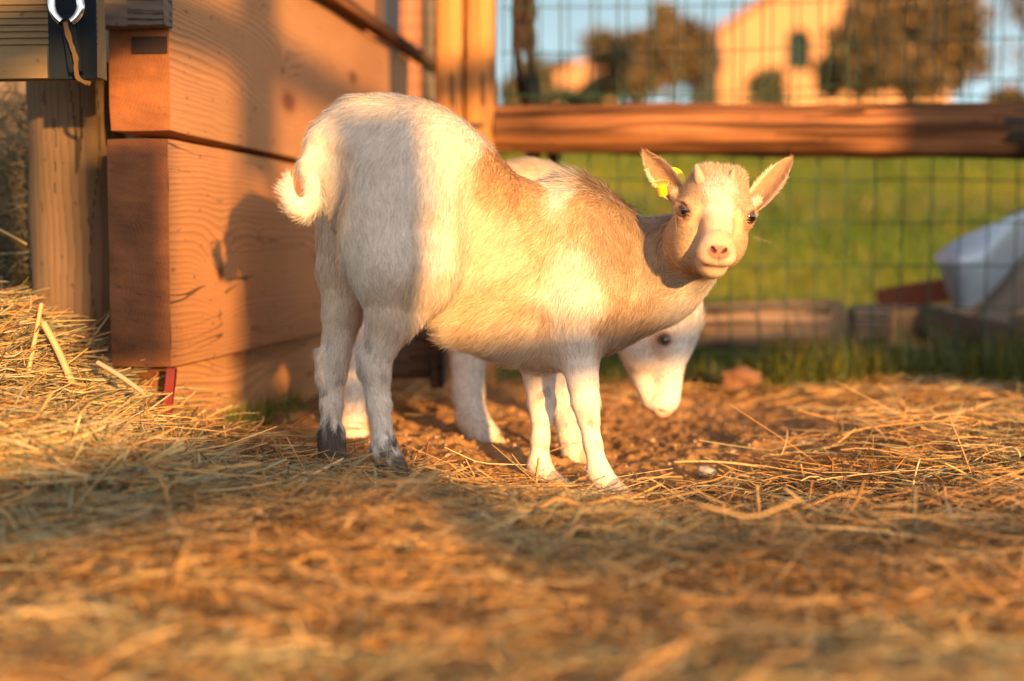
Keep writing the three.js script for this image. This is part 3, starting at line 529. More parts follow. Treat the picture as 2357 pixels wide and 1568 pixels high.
function surfaceNet(field0, lo, hi, s, spec) {
  let field = field0;
  const nx = Math.ceil((hi.x - lo.x) / s) + 1, ny = Math.ceil((hi.y - lo.y) / s) + 1, nz = Math.ceil((hi.z - lo.z) / s) + 1, B = 8;
  const val = new Float32Array(nx * ny * nz).fill(9), nxy = nx * ny;
  const reach = s * (B + 2) * 0.9 + 0.012;
  for (let k = 0; k < nz; k += B) for (let j = 0; j < ny; j += B) for (let i = 0; i < nx; i += B) {
    const f = field(lo.x + (i + B / 2) * s, lo.y + (j + B / 2) * s, lo.z + (k + B / 2) * s), inside = f < 0;
    if (Math.abs(f) > reach) { if (inside) for (let c = k; c < Math.min(nz, k + B); c++) for (let b = j; b < Math.min(ny, j + B); b++) for (let a = i; a < Math.min(nx, i + B); a++) val[a + b * nx + c * nxy] = -9; continue; }
    const lf = spec ? fieldOf(localSpec(spec, lo.x + (i + B / 2) * s, lo.y + (j + B / 2) * s, lo.z + (k + B / 2) * s, s * B * 0.9)) : field;
    for (let c = k; c < Math.min(nz, k + B); c++) for (let b = j; b < Math.min(ny, j + B); b++) for (let a = i; a < Math.min(nx, i + B); a++) val[a + b * nx + c * nxy] = lf(lo.x + a * s, lo.y + b * s, lo.z + c * s);
  }
  const id = new Int32Array(nx * ny * nz).fill(-1), pos = [], ix = [];
  const E = [[0, 1], [2, 3], [4, 5], [6, 7], [0, 2], [1, 3], [4, 6], [5, 7], [0, 4], [1, 5], [2, 6], [3, 7]], v = new Float32Array(8);
  for (let k = 0; k < nz - 1; k++) for (let j = 0; j < ny - 1; j++) for (let i = 0; i < nx - 1; i++) {
    const o = i + j * nx + k * nxy; let neg = 0;
    for (let c = 0; c < 8; c++) { v[c] = val[o + (c & 1) + ((c >> 1) & 1) * nx + (c >> 2) * nxy]; if (v[c] < 0) neg++; }
    if (!neg || neg === 8) continue;
    let px = 0, py = 0, pz = 0, n = 0;
    for (const [a, b] of E) if ((v[a] < 0) !== (v[b] < 0)) { const t = v[a] / (v[a] - v[b]); px += (a & 1) + t * ((b & 1) - (a & 1)); py += ((a >> 1) & 1) + t * (((b >> 1) & 1) - ((a >> 1) & 1)); pz += (a >> 2) + t * ((b >> 2) - (a >> 2)); n++; }
    id[o] = pos.length / 3; pos.push(lo.x + (i + px / n) * s, lo.y + (j + py / n) * s, lo.z + (k + pz / n) * s);
  }
  for (let k = 1; k < nz - 1; k++) for (let j = 1; j < ny - 1; j++) for (let i = 1; i < nx - 1; i++) {
    const o = i + j * nx + k * nxy, a = val[o] < 0;
    for (const [st, u, w] of [[1, nx, nxy], [nx, nxy, 1], [nxy, 1, nx]]) {
      if (a === (val[o + st] < 0)) continue;
      const q = [id[o - u - w], id[o - w], id[o], id[o - u]]; if (q.some((e) => e < 0)) continue;
      if (a) ix.push(q[0], q[1], q[2], q[0], q[2], q[3]); else ix.push(q[0], q[2], q[1], q[0], q[3], q[2]);
    }
  }
  const nor = new Float32Array(pos.length), e = s * 0.6, cache = new Map();
  for (let i = 0; i < pos.length; i += 3) {
    const [x, y, z] = [pos[i], pos[i + 1], pos[i + 2]];
    if (spec) { const key = Math.floor(x * 40) * 1e6 + Math.floor(y * 40) * 1e3 + Math.floor(z * 40); field = cache.get(key); if (!field) { field = fieldOf(localSpec(spec, (Math.floor(x * 40) + 0.5) / 40, (Math.floor(y * 40) + 0.5) / 40, (Math.floor(z * 40) + 0.5) / 40, 0.024)); cache.set(key, field); } }
    const gx = field(x + e, y, z) - field(x - e, y, z), gy = field(x, y + e, z) - field(x, y - e, z), gz = field(x, y, z + e) - field(x, y, z - e), l = Math.hypot(gx, gy, gz) || 1;
    nor[i] = gx / l; nor[i + 1] = gy / l; nor[i + 2] = gz / l;
  }
  const g = new THREE.BufferGeometry();
  g.setAttribute('position', new THREE.Float32BufferAttribute(pos, 3)); g.setAttribute('normal', new THREE.BufferAttribute(nor, 3)); g.setIndex(ix); return g;
}
function paint(g, f) { const p = g.attributes.position, c = new Float32Array(p.count * 3); for (let i = 0; i < p.count; i++) c.set(f(p.getX(i), p.getY(i), p.getZ(i)), i * 3); g.setAttribute('color', new THREE.BufferAttribute(c, 3)); return g; }
// hair: tapering curved blades, combed along the flow of the nearest bones
function hairGeo(lists) {
  const H = lists.flat(), nv = 7, pos = new Float32Array(H.length * nv * 3), nor = new Float32Array(H.length * nv * 3), col = new Float32Array(H.length * nv * 3), ix = new Uint32Array(H.length * 15);
  const T = V(), W = V(), q = V(), n2 = V();
  H.forEach((h, k) => {
    const o = k * nv;
    for (let s = 0; s < 4; s++) {
      const t = s / 3, lift = h.lift * (t - 0.42 * t * t);
      q.copy(h.p).addScaledVector(h.d, h.len * t).addScaledVector(h.n, h.len * lift).addScaledVector(h.s, h.len * h.curl * t * t);
      T.copy(h.d).addScaledVector(h.n, h.lift * (1 - 0.84 * t)).normalize(); W.crossVectors(T, h.n).normalize(); n2.crossVectors(W, T).normalize();
      W.multiplyScalar(Math.cos(h.tw)).addScaledVector(n2, Math.sin(h.tw)); n2.crossVectors(W, T).normalize(); if (n2.dot(h.n) < 0) n2.negate();
      n2.lerp(h.n, 0.55).normalize();
      const w = h.w * (s === 0 ? 0.8 : s === 1 ? 1 : 0.75) / 2, c = 1 + 0.05 * t;
      const put = (i, sg) => { pos[(o + i) * 3] = q.x + W.x * w * sg; pos[(o + i) * 3 + 1] = q.y + W.y * w * sg; pos[(o + i) * 3 + 2] = q.z + W.z * w * sg; nor[(o + i) * 3] = n2.x; nor[(o + i) * 3 + 1] = n2.y; nor[(o + i) * 3 + 2] = n2.z; col[(o + i) * 3] = h.c[0] * c; col[(o + i) * 3 + 1] = h.c[1] * c; col[(o + i) * 3 + 2] = h.c[2] * c; };
      if (s < 3) { put(s * 2, -1); put(s * 2 + 1, 1); } else put(6, 0);
    }
    ix.set([o, o + 1, o + 2, o + 1, o + 3, o + 2, o + 2, o + 3, o + 4, o + 3, o + 5, o + 4, o + 4, o + 5, o + 6], k * 15);
  });
  const g = new THREE.BufferGeometry(); g.setAttribute('position', new THREE.BufferAttribute(pos, 3)); g.setAttribute('normal', new THREE.BufferAttribute(nor, 3)); g.setAttribute('color', new THREE.BufferAttribute(col, 3)); g.setIndex(new THREE.BufferAttribute(ix, 1)); return g;
}
function growHair(g, n, seed, at_) {                                         // at_(point, normal, rnd) -> {flow, len, c, lift, w} or null
  const p = g.attributes.position, N_ = g.attributes.normal, ix = g.index.array, r = rng(seed), cum = new Float64Array(ix.length / 3), a = V(), b = V(), c = V(); let sum = 0;
  for (let i = 0; i < ix.length; i += 3) { a.fromBufferAttribute(p, ix[i]); b.fromBufferAttribute(p, ix[i + 1]).sub(a); c.fromBufferAttribute(p, ix[i + 2]).sub(a); sum += b.cross(c).length() / 2; cum[i / 3] = sum; }
  const out = [];
  for (let k = 0; k < n; k++) {
    const t = (k + r()) / n * sum; let lo = 0, hi = cum.length - 1; while (lo < hi) { const m = (lo + hi) >> 1; if (cum[m] < t) lo = m + 1; else hi = m; }
    let u = r(), v = r(); if (u + v > 1) { u = 1 - u; v = 1 - v; }
    const [i0, i1, i2] = [ix[lo * 3], ix[lo * 3 + 1], ix[lo * 3 + 2]], w = 1 - u - v;
    const q = V().fromBufferAttribute(p, i0).multiplyScalar(w).addScaledVector(V().fromBufferAttribute(p, i1), u).addScaledVector(V().fromBufferAttribute(p, i2), v);
    const nn = V().fromBufferAttribute(N_, i0).multiplyScalar(w).addScaledVector(V().fromBufferAttribute(N_, i1), u).addScaledVector(V().fromBufferAttribute(N_, i2), v).normalize();
    const h = at_(q, nn, r); if (!h || r() > (h.dens ?? 1)) continue;
    const d = h.flow.clone().addScaledVector(nn, -h.flow.dot(nn)); if (d.lengthSq() < 1e-6) d.set(0.01, -1, 0).addScaledVector(nn, nn.y); d.normalize();
    const s = V().crossVectors(nn, d);
    const ws = (h.stray ?? 0.22); d.addScaledVector(s, (r() + r() + r() - 1.5) * ws * 1.6).normalize();
    const j = 0.76 + 0.42 * r();
    out.push({ p: q.addScaledVector(nn, -0.0006), n: nn, d, s, len: h.len * (0.6 + 0.6 * r()), lift: h.lift * (0.6 + 0.8 * r()), curl: (r() - 0.5) * 0.5, w: h.w * (0.7 + 0.6 * r()), tw: (r() - 0.5) * 1.5, c: [h.c[0] * j, h.c[1] * j, h.c[2] * j] });
  }
  return out;
}
const hairM = new THREE.MeshPhysicalMaterial({ vertexColors: true, roughness: 0.62, transmission: 0.42, thickness: 0, side: THREE.DoubleSide, specularIntensity: 0.5 });
const skinM = std({ vertexColors: true, roughness: 0.9 });
function makeFur(spec, coat, swirl) {
  const prims = [...spec.trunk.prims, ...spec.limbs.flatMap((l) => l.prims)].filter((p) => p.flow);
  return (q, nn, r) => {
    let W = 0, len = 0, lift = 0, w = 0, dens = 0, stray = 0; const f = V();
    for (const p of prims) { const bx = q.x - p.c.x, by = q.y - p.c.y, bz = q.z - p.c.z, br = p.R + 0.04; if (bx * bx + by * by + bz * bz > br * br) continue; const d = pd(p, q.x, q.y, q.z); if (d > 0.04) continue; const k = Math.exp(-Math.max(0, d + 0.004) / 0.009) + 1e-6; W += k; f.addScaledVector(p.flow, k); len += k * p.len; lift += k * (p.lift ?? 0.3); w += k * (p.w ?? 0.0006); dens += k * (p.dens ?? 1); stray += k * (p.stray ?? 0.2); }
    if (!W) return null;
    f.divideScalar(W); const s = 30, k = 0.35 * f.length();
    f.x += k * N(q.x * s, q.y * s, q.z * s); f.y += k * N(q.x * s + 9, q.y * s, q.z * s); f.z += k * N(q.x * s, q.y * s + 9, q.z * s);
    if (swirl) swirl(q, f);
    return { flow: f, len: len / W * (1 + 0.35 * N(q.x * 60, q.y * 60, q.z * 60)), lift: lift / W, w: w / W, dens: dens / W, stray: stray / W, c: coat(q, r) };
  };
}
function earGeo(base, tip, side, nrm, W, cup, inC, outC) {
  const NU = 26, NV = 14, pos = [], col = [], ix = [], row = NV + 1, n = (NU + 1) * row, ax = tip.clone().sub(base), L = ax.length();
  for (const s of [1, -1]) for (let i = 0; i <= NU; i++) for (let j = 0; j <= NV; j++) {
    const t = i / NU, v = j / NV * 2 - 1, w = W * Math.pow(Math.sin(Math.PI * (0.2 + 0.8 * t) ** 1.05 * 0.999), 0.62) + 0.0004, th = 0.0011 * (1 - v ** 6) * (1 - t ** 8) + 0.0002;
    const q = base.clone().addScaledVector(ax, t - 0.035 * v * v * 0).addScaledVector(side, w * v).addScaledVector(nrm, cup * w * (v * v - 0.5) * (1 - 0.35 * t) + s * th + 0.10 * L * t * t);
    pos.push(q.x, q.y, q.z); col.push(...(s > 0 ? mix3(inC, outC, sstep(Math.abs(v), 0.72, 1)) : outC));
  }
  for (let i = 0; i < NU; i++) for (let j = 0; j < NV; j++) { const a = i * row + j, b = a + 1, c = a + row, d = c + 1; ix.push(a, b, c, b, d, c, n + a, n + c, n + b, n + b, n + c, n + d); }
  for (let i = 0; i < NU; i++) for (const j of [0, NV]) { const a = i * row + j, c = a + row; if (j) ix.push(a, n + a, c, c, n + a, n + c); else ix.push(a, c, n + a, c, n + c, n + a); }
  const g = new THREE.BufferGeometry(); g.setAttribute('position', new THREE.Float32BufferAttribute(pos, 3)); g.setAttribute('color', new THREE.Float32BufferAttribute(col, 3)); g.setIndex(ix); g.computeVertexNormals(); return g;
}
function eyeGeo(R, look, upv) {                                             // ball with amber ring and a wide flat pupil
  const g = new THREE.SphereGeometry(R, 120, 80), lx = look.clone().normalize(), s = V().crossVectors(upv, lx).normalize(), u = V().crossVectors(lx, s);
  return paint(g, (x, y, z) => { const p = V(x, y, z).divideScalar(R), a = p.dot(s), b = p.dot(u), f = p.dot(lx), rr = Math.hypot(a, b);
    if (f < 0.45) return [0.06, 0.03, 0.02];
    if ((a / 0.5) ** 2 + (b / 0.36) ** 2 < 1) return [0.006, 0.005, 0.005];
    const ir = [0.085, 0.045, 0.022]; return rr > 0.8 ? [0.03, 0.02, 0.015] : ir.map((c) => c * (0.75 + 0.4 * N(Math.atan2(b, a) * 6, rr * 4))); });
}
const eyeM = new THREE.MeshPhysicalMaterial({ vertexColors: true, roughness: 0.12, clearcoat: 1, clearcoatRoughness: 0.03 });
const P = (px, py, d) => at(px, py, d);
const chain = (pts, o) => pts.slice(1).map((q, i) => cone(at(pts[i][0], pts[i][1], pts[i][2]), at(q[0], q[1], q[2]), pts[i][3], q[3], { ...o, flow: o.flow ?? at(q[0], q[1], q[2]).sub(at(pts[i][0], pts[i][1], pts[i][2])).normalize() }));
const hoofCones = (x, y, d, fx, fy, fd, r) => [-1, 1].map((s) => cone(at(x, y, d).add(V(s * 0.0055, 0, s * 0.003)), at(x + fx, y + fy, d + fd).add(V(s * 0.0075, 0, s * 0.004)), r, r * 0.78));

// the kid in front
{
  const goat = thing('goat', 'young white and tan goat looking at the camera, yellow ear tag', 'goat', V(0.0, 0.005, -1.45));
  const Ft = at(1270, 632, 1.49).sub(at(885, 395, 1.40)).normalize(), R = V(0.454, 0, 0.891), U = V().crossVectors(R, Ft).normalize(), Fh = V(0.891, 0, -0.454);
  const Rr = V().crossVectors(Ft, U).normalize();
  const back = Fh.clone().multiplyScalar(-1), dn = V(0, -1, 0), flow = (b, d, o = 0) => V().addScaledVector(back, b).addScaledVector(dn, d).addScaledVector(R, o);
  const S = at(1641, 493, 1.405), hh = V(-0.055, -0.47, 0.88).normalize(), lat = V(0.985, -0.115, 0.02); lat.addScaledVector(hh, -lat.dot(hh)).normalize();
  const uu = V().crossVectors(hh, lat).normalize(); if (uu.y < 0) uu.negate();
  const eyeC = [-1, 1].map((s) => [s * 0.0288, 0.0135, 0.0245]), eyeE = [-1, 1].map((s) => lat.clone().multiplyScalar(s * 0.66).addScaledVector(hh, 0.72).addScaledVector(uu, 0.12).normalize());
  const hp = (l, u, h) => S.clone().addScaledVector(lat, l).addScaledVector(uu, u).addScaledVector(hh, h);
  const fUp = (k) => hh.clone().multiplyScalar(-1).addScaledVector(lat, k);
  const hd = { len: 0.0045, lift: 0.2, w: 0.0005, stray: 0.3 };
  const spec = {
    trunk: { k: 0.035, prims: [
      ...chain([[1330, 612, 1.51, 0.068], [1430, 640, 1.515, 0.052], [1530, 615, 1.50, 0.042], [1608, 560, 1.435, 0.034]], { flow: V(-0.6, -0.75, -0.1), len: 0.014, lift: 0.25, stray: 0.3 }),
      cone(at(1395, 722, 1.49), at(1510, 682, 1.485), 0.033, 0.022, { flow: V(-0.35, -0.9, 0), len: 0.016, lift: 0.25 }),
      ball(at(985, 425, 1.41), Ft, U, Rr, 0.075, 0.068, 0.056, { flow: flow(0.75, 0.7), len: 0.015, lift: 0.26 }),
      ball(at(898, 392, 1.40), Ft, U, Rr, 0.080, 0.069, 0.060, { flow: flow(0.7, 0.75), len: 0.016, lift: 0.28 }),
      ball(at(1080, 567, 1.445), Ft, U, Rr, 0.130, 0.086, 0.068, { flow: flow(0.85, 0.55), len: 0.015, lift: 0.24 }),
      ball(at(1265, 635, 1.49), Ft, U, Rr, 0.095, 0.088, 0.058, { flow: flow(0.65, 0.7), len: 0.017, lift: 0.26 }),
      cone(at(1320, 470, 1.505), at(1390, 520, 1.505), 0.022, 0.018, { flow: flow(0.6, 0.2), len: 0.03, lift: 0.7, stray: 0.35 }),
      cone(at(1060, 742, 1.43), at(1250, 780, 1.48), 0.018, 0.024, { flow: flow(0.5, 0.9), len: 0.024, lift: 0.4, stray: 0.3 }),
      cone(at(1375, 520, 1.465), at(1335, 690, 1.43), 0.026, 0.026, { flow: flow(0.5, 0.85), len: 0.014, lift: 0.3 }),
      ball(at(930, 560, 1.365), V(1, 0, 0), V(0, 1, 0), V(0, 0, 1), 0.047, 0.075, 0.035, { flow: flow(0.3, 1), len: 0.016, lift: 0.3 }),
    ] },
    limbs: [
      { k: 0.009, kj: 0.02, prims: [                                       // head
        ball(hp(0, 0.008, -0.002), lat, uu, hh, 0.0355, 0.0345, 0.040, { ...hd, flow: fUp(0), len: 0.007, lift: 0.3, stray: 0.4 }),
        cone(hp(0, 0.014, 0.016), hp(0, 0.0035, 0.062), 0.0205, 0.0132, { ...hd, flow: fUp(0), len: 0.006 }),
        ball(hp(0, -0.003, 0.066), lat, uu, hh, 0.0155, 0.0142, 0.018, { ...hd, flow: fUp(0), len: 0.003, w: 0.0004 }),
        ball(hp(0.0088, -0.0085, 0.069), lat, uu, hh, 0.0098, 0.0080, 0.012, { ...hd, flow: fUp(0.3), len: 0.003, w: 0.0004 }),
        ball(hp(-0.0088, -0.0085, 0.069), lat, uu, hh, 0.0098, 0.0080, 0.012, { ...hd, flow: fUp(-0.3), len: 0.003, w: 0.0004 }),
        cone(hp(0, -0.030, 0.010), hp(0, -0.0265, 0.056), 0.0270, 0.0130, { ...hd, flow: fUp(0).addScaledVector(uu, -0.8), len: 0.007 }),
        ball(hp(0, -0.0245, 0.0645), lat, uu, hh, 0.0120, 0.0085, 0.0115, { ...hd, flow: fUp(0).addScaledVector(uu, -0.8), len: 0.004 }),
        ball(hp(0.0180, -0.016, 0.016), lat, uu, hh, 0.0175, 0.026, 0.032, { ...hd, flow: fUp(0.6), len: 0.006 }),
        ball(hp(-0.0215, -0.0195, 0.020), lat, uu, hh, 0.0195, 0.029, 0.033, { ...hd, flow: fUp(-0.6), len: 0.006 }),
        ...[0, 1].map((i) => ball(hp(...eyeC[i]), lat, uu, hh, 0.0112, 0.0118, 0.0118, { ...hd, flow: fUp(i ? 0.5 : -0.5), len: 0.004 })),
        cone(hp(-0.032, 0.006, -0.008), hp(-0.040, 0.012, -0.014), 0.0075, 0.005, { ...hd, flow: fUp(-1), len: 0.006 }),
        cone(hp(0.032, 0.006, -0.008), hp(0.041, 0.012, -0.014), 0.0075, 0.005, { ...hd, flow: fUp(1), len: 0.006 }),
        cone(hp(-0.014, 0.034, -0.008), hp(0.016, 0.034, -0.008), 0.008, 0.008, { ...hd, flow: fUp(0), len: 0.016, lift: 0.8, stray: 0.8 }),
      ] },
      { k: 0.006, kj: 0.035, prims: [                                      // near hind leg
        ...chain([[880, 430, 1.38, 0.05], [922, 612, 1.352, 0.042]], { len: 0.011, lift: 0.22 }),
        ...chain([[922, 612, 1.352, 0.042], [908, 715, 1.352, 0.0218], [868, 818, 1.362, 0.0148]], { len: 0.011, lift: 0.36, stray: 0.4 }),
        ...chain([[857, 812, 1.366, 0.0142], [862, 850, 1.366, 0.0140], [872, 930, 1.368, 0.0102], [884, 1030, 1.368, 0.0100]], { len: 0.009, lift: 0.32, stray: 0.35 }),
        cone(at(836, 806, 1.374), at(846, 850, 1.37), 0.0078, 0.0085, { flow: V(0, -1, 0), len: 0.01, lift: 0.4 }), ...[0, 1].map((i) => cone(at(862 + i * 10, 1046, 1.372 - i * 0.012), at(864 + i * 10, 1056, 1.374 - i * 0.012), 0.0042, 0.0036)),
        ...chain([[884, 1030, 1.368, 0.013], [908, 1085, 1.362, 0.0135]], { len: 0.006, lift: 0.3 })] },
      { k: 0.006, kj: 0.03, prims: [                                       // far hind leg
        ...chain([[800, 430, 1.475, 0.034], [795, 620, 1.478, 0.029]], { len: 0.011, lift: 0.22 }),
        ...chain([[795, 620, 1.478, 0.029], [788, 720, 1.472, 0.0195], [772, 828, 1.468, 0.0148]], { len: 0.011, lift: 0.28 }),
        ...chain([[763, 822, 1.468, 0.0142], [764, 860, 1.468, 0.014], [762, 930, 1.468, 0.0104], [762, 1000, 1.468, 0.0102]], { len: 0.009, lift: 0.32, stray: 0.35 }),
        cone(at(744, 816, 1.478), at(750, 860, 1.474), 0.0078, 0.0085, { flow: V(0, -1, 0), len: 0.01, lift: 0.4 }),
        ...chain([[762, 1000, 1.468, 0.014], [766, 1058, 1.462, 0.0135]], { len: 0.006, lift: 0.3 })] },
      { k: 0.006, kj: 0.03, prims: [                                       // near foreleg
        ...chain([[1325, 620, 1.462, 0.042], [1330, 780, 1.45, 0.025]], { len: 0.011, lift: 0.22 }),
        ...chain([[1330, 780, 1.45, 0.025], [1342, 880, 1.445, 0.0150], [1348, 925, 1.442, 0.0142], [1354, 960, 1.442, 0.0108], [1364, 1020, 1.44, 0.0088], [1378, 1085, 1.438, 0.0108]], { len: 0.006, lift: 0.22 }),
        ...chain([[1378, 1085, 1.438, 0.0115], [1404, 1120, 1.432, 0.0115]], { len: 0.005, lift: 0.3 })] },
      { k: 0.006, kj: 0.03, prims: [                                      // far foreleg
        ...chain([[1235, 640, 1.53, 0.04], [1232, 790, 1.53, 0.024]], { len: 0.011, lift: 0.22 }),
        ...chain([[1232, 790, 1.53, 0.024], [1242, 880, 1.525, 0.0155], [1247, 925, 1.522, 0.0146], [1247, 960, 1.521, 0.0112], [1244, 1010, 1.52, 0.0093], [1241, 1068, 1.52, 0.0112]], { len: 0.006, lift: 0.22 }),
        ...chain([[1241, 1068, 1.52, 0.0118], [1264, 1105, 1.514, 0.0115]], { len: 0.005, lift: 0.3 })] },
      { k: 0.007, kj: 0.02, prims: chain([[815, 285, 1.385, 0.02], [752, 325, 1.362, 0.0165], [722, 385, 1.35, 0.0135], [728, 428, 1.342, 0.0105], [724, 462, 1.338, 0.0085], [702, 482, 1.335, 0.0072], [677, 474, 1.333, 0.0065], [661, 447, 1.332, 0.0055], [665, 415, 1.332, 0.004]], { len: 0.012, lift: 0.34, stray: 0.55, w: 0.0005 }) },
    ],
    carve: [
      { ...cone(at(1005, 540, 1.322), at(985, 715, 1.335), 0.013, 0.012), k: 0.03 },
      { ...cone(at(772, 372, 1.335), at(800, 560, 1.375), 0.013, 0.009), k: 0.02 },
      ...[-1, 1].map((s) => ({ ...ball(hp(s * 0.0057, 0.0032, 0.0835), lat.clone().multiplyScalar(0.82).addScaledVector(uu, s * 0.57).normalize(), uu.clone().multiplyScalar(0.82).addScaledVector(lat, -s * 0.57).normalize(), hh, 0.0037, 0.0014, 0.007), k: 0.001, nostril: true })),
      ...[-1, 1].flatMap((s) => [{ ...cone(hp(0, -0.0155, 0.0845), hp(s * 0.0105, -0.0150, 0.0785), 0.0010, 0.0010), k: 0.0012, nostril: true }, { ...cone(hp(s * 0.0105, -0.0150, 0.0785), hp(s * 0.0185, -0.0115, 0.0665), 0.0010, 0.0008), k: 0.0012, nostril: true }]),
      { ...cone(hp(0, 0.0, 0.0845), hp(0, -0.0145, 0.083), 0.0011, 0.0011), k: 0.0012 },
      ...[0, 1].map((i) => ({ ...ball(hp(...eyeC[i]).addScaledVector(eyeE[i], 0.0102), lat, uu, eyeE[i], 0.0093, 0.0086, 0.0070), k: 0.002 })),
    ],
  };
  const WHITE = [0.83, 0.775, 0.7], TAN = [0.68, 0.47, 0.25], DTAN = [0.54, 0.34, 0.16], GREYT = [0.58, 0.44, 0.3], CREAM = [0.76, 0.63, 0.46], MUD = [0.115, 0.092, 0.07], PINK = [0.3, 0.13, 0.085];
  const spots = [                                                            // coat patches, plus bounced light painted on the far hind leg: centre, reach, colour, strength
    [at(1180, 500, 1.385), 0.07, CREAM, 0.9], [at(1165, 415, 1.40), 0.04, TAN, 0.9], [at(1205, 410, 1.43), 0.038, TAN, 0.85], [at(1140, 400, 1.40), 0.032, DTAN, 0.55], [at(1215, 560, 1.43), 0.04, TAN, 0.7], [at(1225, 590, 1.425), 0.025, DTAN, 0.4],
    [at(1150, 620, 1.375), 0.055, CREAM, 0.8], [at(1060, 740, 1.37), 0.06, CREAM, 0.8], [at(1150, 740, 1.40), 0.045, TAN, 0.55], [at(1205, 730, 1.42), 0.028, DTAN, 0.5], [at(1180, 820, 1.44), 0.05, CREAM, 0.8],
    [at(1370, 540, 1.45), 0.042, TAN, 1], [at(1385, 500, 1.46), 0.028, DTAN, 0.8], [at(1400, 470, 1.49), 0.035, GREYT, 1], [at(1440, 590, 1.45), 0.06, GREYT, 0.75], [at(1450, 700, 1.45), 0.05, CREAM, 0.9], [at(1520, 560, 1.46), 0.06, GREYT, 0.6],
    [at(1430, 760, 1.46), 0.045, [0.58, 0.42, 0.28], 0.8], [hp(0, 0, 0.02), 0.062, [0.6, 0.42, 0.25], 0.9], [hp(-0.028, 0.0, 0.036), 0.02, [0.47, 0.31, 0.19], 0.8], [hp(0.032, -0.004, 0.03), 0.017, [0.55, 0.37, 0.22], 0.7], [hp(0, 0.03, 0.016), 0.017, WHITE, 0.8], [hp(0, 0.022, 0.036), 0.014, WHITE, 0.75], [hp(0, 0.016, 0.055), 0.013, CREAM, 0.8], [hp(-0.03, -0.015, 0.05), 0.026, [0.56, 0.39, 0.23], 0.8], [hp(0.03, -0.015, 0.05), 0.026, [0.58, 0.41, 0.25], 0.8],
    [hp(0, -0.036, 0.04), 0.03, [0.58, 0.41, 0.25], 0.8], [hp(0, -0.009, 0.072), 0.026, [0.6, 0.43, 0.28], 0.85], [hp(0, 0.045, -0.012), 0.022, CREAM, 0.7],
    [at(930, 700, 1.34), 0.04, CREAM, 0.5], [at(780, 500, 1.46), 0.075, [0.74, 0.58, 0.42], 0.7], [at(790, 660, 1.46), 0.05, [0.76, 0.63, 0.48], 0.6],  // last two: warm light bounced off the wall, painted into the coat
  ];
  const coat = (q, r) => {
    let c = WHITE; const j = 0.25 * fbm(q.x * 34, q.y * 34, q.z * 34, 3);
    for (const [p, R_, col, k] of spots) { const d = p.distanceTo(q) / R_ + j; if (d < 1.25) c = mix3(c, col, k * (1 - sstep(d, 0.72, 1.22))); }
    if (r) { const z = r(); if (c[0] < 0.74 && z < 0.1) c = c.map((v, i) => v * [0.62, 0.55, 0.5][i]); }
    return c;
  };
  const mudAt = (q, c) => {
    for (const [p, rad, k] of mud) { const d = p.distanceTo(q) / rad + 0.55 * fbm(q.x * 110, q.y * 70, q.z * 110, 3) + 0.25 * N(q.x * 300, q.y * 80, q.z * 300); if (d < 1.1) c = mix3(c, MUD, k * (1 - sstep(d, 0.6, 1.1))); }
    return c;
  };
  const mud = [[at(905, 1095, 1.362), 0.036, 0.95], [at(880, 1030, 1.368), 0.015, 0.6], [at(766, 1060, 1.462), 0.038, 0.95], [at(755, 1010, 1.462), 0.02, 0.8], [at(740, 900, 1.46), 0.008, 0.5], [at(735, 940, 1.46), 0.006, 0.5], [at(1248, 1085, 1.53), 0.014, 0.7], [at(1370, 1110, 1.45), 0.012, 0.6], [at(838, 850, 1.362), 0.01, 0.25]];
  { const q = rng(91); for (let i = 0; i < 34; i++) { const l = [[855, 780, 1080, 1.352], [760, 780, 1050, 1.455], [1355, 900, 1100, 1.428], [1245, 900, 1080, 1.51]][i % 4]; mud.push([at(l[0] + (q() - 0.5) * 60, lerp(l[1], l[2], q()), l[3]), 0.003 + 0.006 * q(), 0.25 + 0.3 * q()]); } }
  const field = fieldOf(spec), body = surfaceNet(field, V(-0.265, -0.03, -1.66), V(0.31, 0.45, -1.22), 0.0018, spec);
  const nost = spec.carve.filter((c) => c.nostril), eyeP = eyeC.map((c, i) => hp(...c).addScaledVector(eyeE[i], 0.0095)), onFace = (q) => q.distanceToSquared(S) < 0.0144;
  const skinCol = (x, y, z) => {
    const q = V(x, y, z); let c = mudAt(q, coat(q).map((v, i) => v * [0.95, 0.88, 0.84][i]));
    if (!onFace(q)) return c;
    const l = q.clone().sub(S), lu = l.dot(uu), lh = l.dot(hh), ll = Math.abs(l.dot(lat));
    if (lh > 0.055) {
      c = mix3(c, PINK, 0.9 * (1 - sstep(Math.hypot(ll * 0.9, (lu - 0.0008) * 1.4), 0.0082, 0.0112)) * sstep(lh, 0.074, 0.08));
      if (lu < -0.013) c = mix3(c, [0.46, 0.25, 0.17], 0.6 * (1 - sstep(ll, 0.009, 0.014)) * sstep(lh, 0.068, 0.074) * (1 - sstep(-lu, 0.021, 0.025)));
      for (const n of nost) if (pd(n, x, y, z) < 0.0006) c = [0.1, 0.03, 0.022];
    }
    for (const e of eyeP) c = mix3(c, [0.26, 0.11, 0.075], 0.9 * (1 - sstep(e.distanceTo(q), 0.0094, 0.0125)));
    return c;
  };
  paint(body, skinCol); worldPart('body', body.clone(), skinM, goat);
  const swc = at(1120, 668, 1.365);                                          // cow-lick on the flank
  const fur = makeFur(spec, (q, r) => mudAt(q, coat(q, r)), (q, f) => { const d = q.distanceTo(swc); if (d < 0.035) { const v = q.clone().sub(swc), t = V().crossVectors(R, v).normalize(), k = 1 - sstep(d, 0.012, 0.035); f.lerp(t.multiplyScalar(-1).addScaledVector(v.normalize(), 0.25), k); } });
